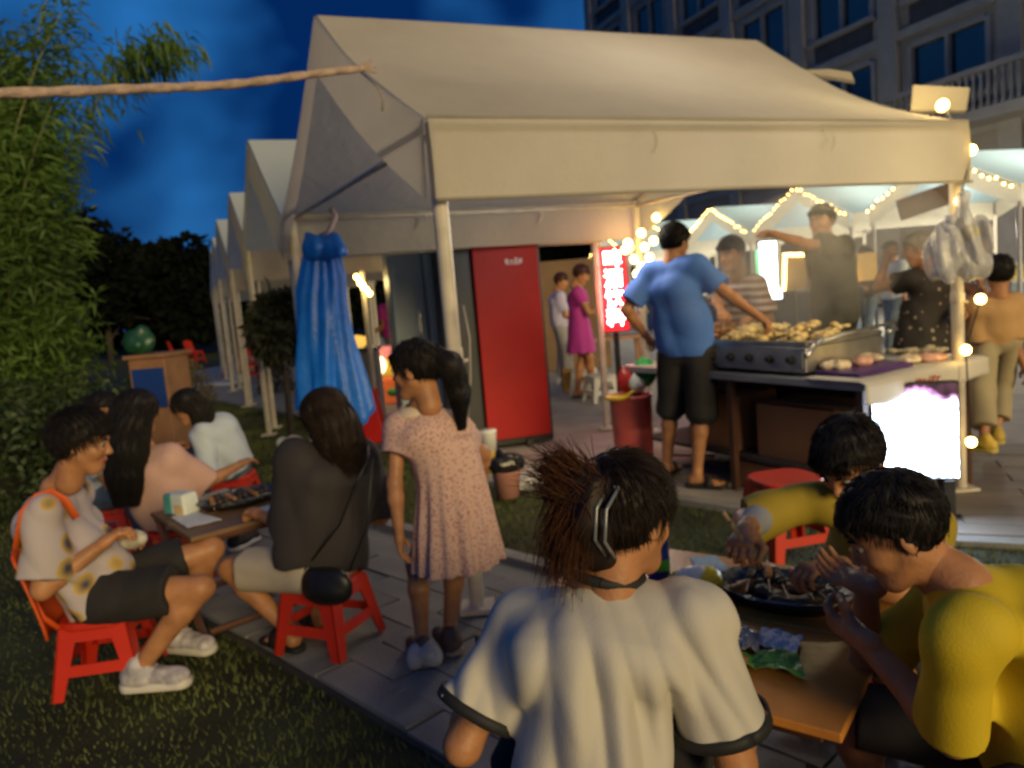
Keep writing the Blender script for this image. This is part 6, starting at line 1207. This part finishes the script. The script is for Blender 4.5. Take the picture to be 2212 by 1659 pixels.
# 11 striped, 12 pointing, 13 floral, 14 khaki
nk = A(1592, 600, 5.85); pel = V3(nk[0]+.05, nk[1]+.15, .93)
r11, j11 = person('man in a red and white striped polo bending over the grill', pel, nk, 218, .98, head=A(1580, 548, 5.72), hd=(215, 16, 0), res=.010, hres=.005, wr=(A(1625, 690, 5.5), A(1560, 690, 5.4)), el=((.6, .2, -.8), (-.8, .2, -.8)), curl=(.8, .8), ft=(V3(nk[0]+.1, nk[1]+.2, .09), V3(nk[0]-.1, nk[1]+.25, .09)), top=dict(mat=K_str, hem=.05, sleeve=.8, sr=.085, amp=.007, seed=19, infl=.03), bot=dict(mat=K_jean, to=1.85), shoe=('sneaker', K_blk, M_paper), hair=H_far)
nk = A(1788, 520, 5.85); pel = V3(nk[0]+.05, nk[1]+.02, 1.04)
r12, j12 = person('young man in a dark T-shirt holding his arm out to the left', pel, nk, 192, 1.04, hs=.98, head=A(1775, 478, 5.80), hd=(215, 4, 0), res=.010, hres=.0045, wr=(A(1662, 505, 5.55), V3(nk[0]-.02, nk[1]+.25, 1.05)), el=((.1, .2, -1), (.3, .4, -.6)), curl=(.5, .9), ft=(V3(nk[0]+.12, nk[1]+.1, .10), V3(nk[0]-.1, nk[1]+.1, .10)), top=dict(mat=K_dkt, hem=.05, sleeve=.72, sr=.085, amp=.008, seed=20, infl=.032, loose=1.05), bot=dict(mat=K_black, to=1.85), shoe=('sneaker', K_blk, M_paper), hair=H_far)
nk = A(2005, 585, 5.55); pel = V3(nk[0]-.03, nk[1]+.02, .86)
r13, j13 = person('grey haired woman in a black floral dress leaning by the counter', pel, nk, 118, .94, head=A(1985, 540, 5.50), hd=(150, 10, 0), res=.010, hres=.005, fat=1.15, wr=(A(1915, 560, 5.75), A(2078, 668, 5.35)), el=((-.6, .2, -.8), (1, -.2, -.1)), ft=(V3(nk[0]-.1, nk[1]+.1, .09), V3(nk[0]+.08, nk[1]+.05, .09)), top=dict(mat=K_flor, hem=.05, dress=dict(z0=.25, z1=-.35, r0=.12, r1=.24, n=9, amp=.03), name='dress', sleeve=.5, sr=.085, amp=.004, seed=21, infl=.03, collar=mat('collar_red', (.45, .06, .05), .7, .1)), shoe=('sneaker', K_blk, K_blk), hair=H_far, hairm=mat('hair_grey', (.23, .19, .16), .5, .3, 30), eyes=False)
fp = G(2165, 1000); nk = A(2150, 645, 5.3); pel = V3(nk[0]+.02, nk[1], .80)
r14, j14 = person('boy in a tan T-shirt and khaki trousers walking away at the right edge', pel, nk, 78, .86, fat=.80, hs=.97, head=A(2158, 592, 5.3), hd=(70, 2, 0), res=.009, hres=.005, wr=(None, None), ft=(V3(fp[0]-.12, fp[1]+.0, .10), V3(fp[0]+.12, fp[1]+.25, .16)), toes=(V3(-.5, .6, 0), V3(.3, .8, 0)), top=dict(mat=K_beige, hem=.04, sleeve=.9, sr=.080, amp=.007, seed=25, infl=.018), bot=dict(mat=K_kh, to=1.72, r1=.095, flare=1.2), shoe=('sneaker', mat('shoe_yellow', (.55, .38, .05), .5, .2), mat('sole_yellow', (.5, .42, .12), .5, .1)), hair=short_hair(.005, 40, .020, 700, .03, .002, sr=.0025), eyes=False)
# 15, 16 women by the sign
fp = G(1265, 862); nk = V3(fp[0]+.02, fp[1], 1.40); pel = V3(fp[0]-.01, fp[1], .93)
r15, j15 = person('woman in a magenta dress looking down beside the red sign', pel, nk, -12, 1.0, hd=(-10, 28, 0), res=.012, hres=.007, wr=(V3(nk[0]+.32, nk[1]+.05, 1.12), V3(nk[0]+.32, nk[1]-.12, 1.10)), el=((-.2, .3, -1), (-.2, -.3, -1)), ft=(V3(fp[0]-.10, fp[1], .09), V3(fp[0]+.13, fp[1]+.06, .09)), top=dict(mat=K_mag, dress=dict(z0=.2, z1=-.33, r0=.105, r1=.185, n=8, amp=.02), name='dress', sleeve=.5, amp=.004, infl=.02), shoe=('slipper', K_blk, K_blk), hair=H_far, hairm=mat('hair_maroon', (.05, .012, .010), .5, .3, 30), eyes=False)
fp = G(1222, 835)+V3(0, .25, 0); nk = V3(fp[0]+.03, fp[1], 1.36); pel = V3(fp[0], fp[1], .90)
r16, j16 = person('woman in a lavender top and long grey trousers behind the magenta dress', pel, nk, 0, .98, hd=(-20, 22, 0), res=.012, hres=.007, wr=(V3(nk[0]+.3, nk[1], 1.0), V3(nk[0]+.28, nk[1]-.12, .98)), el=((-.2, .3, -1), (-.4, -.3, -1)), ft=(V3(fp[0]-.03, fp[1]+.05, .09), V3(fp[0]+.06, fp[1]-.06, .09)), top=dict(mat=K_lav, sleeve=.8, amp=.006, infl=.035), bot=dict(mat=K_grey, to=1.9, r1=.085, flare=1.3), shoe=('sneaker', M_paper, M_paper), hair=H_far, hairm=mat('hair_maroon', (.05, .012, .01)), eyes=False)
# far stallholders
for k, (x, y, Y, mt, l, a_) in enumerate(((1926, 490, 11.0, K_pale, 'far stallholder in pale blue beyond the grey haired woman', 200), (1870, 560, 12.5, K_char, 'far figure in dark clothes beside the yellow lit frame', 240), (2120, 540, 8.0, K_grey, 'far person in grey half hidden by the plastic bag', 170), (845, 640, 12.0, K_mag, 'far figure in magenta seen left of the grey cabinets', 260))):
    q = A(x, y, Y); nk = V3(q[0], q[1], 1.40); pel = V3(q[0], q[1], .92)
    person(l, pel, nk, a_, 1., res=.02, hres=.011, wr=(None, V3(q[0]-.2, q[1]-.3, 1.05)), ft=(V3(q[0]-.1, q[1], .09), V3(q[0]+.1, q[1], .09)), top=dict(mat=mt, amp=0, infl=.03), bot=dict(mat=K_jean, to=1.85), shoe=('sneaker', K_blk, K_blk), hair=H_far, eyes=False, group='people among the far stalls')
# ------------------------------------------------------------ thin cooking smoke over the grill
s = SDF(); g0 = cp(1.1, .5, 1.25)
s.ell(g0, (.75, .60, .32), .2); s.ell(g0+V3(.35, .1, .30), (.70, .6, .36), .2); s.ell(g0+V3(.75, .3, .40), (.6, .6, .34), .2)
v, f = s.mesh(.06); sm_ = npmesh('smoke', v, [f]); ms = bpy.data.materials.new('smoke'); ms.use_nodes = True; t_ = ms.node_tree; t_.nodes.clear()
o_ = t_.nodes.new('ShaderNodeOutputMaterial'); pv_ = t_.nodes.new('ShaderNodeVolumePrincipled'); pv_.inputs['Color'].default_value = (.9, .88, .82, 1); t_.links.new(pv_.outputs[0], o_.inputs['Volume'])
nn = t_.nodes.new('ShaderNodeTexNoise'); nn.inputs['Scale'].default_value = 2.6; nn.inputs['Detail'].default_value = 3; c_ = t_.nodes.new('ShaderNodeTexCoord'); t_.links.new(c_.outputs['Object'], nn.inputs['Vector'])
r_ = t_.nodes.new('ShaderNodeMapRange'); r_.inputs[1].default_value = .40; r_.inputs[2].default_value = .72; r_.inputs[3].default_value = 0; r_.inputs[4].default_value = 1.3; t_.links.new(nn.outputs[0], r_.inputs[0]); t_.links.new(r_.outputs[0], pv_.inputs['Density'])
o = part('smoke', sm_, ms, kind='stuff'); o['label'] = 'thin pale cooking smoke drifting up over the gas grill'
SC.cycles.volume_step_rate = 4; SC.cycles.volume_max_steps = 64
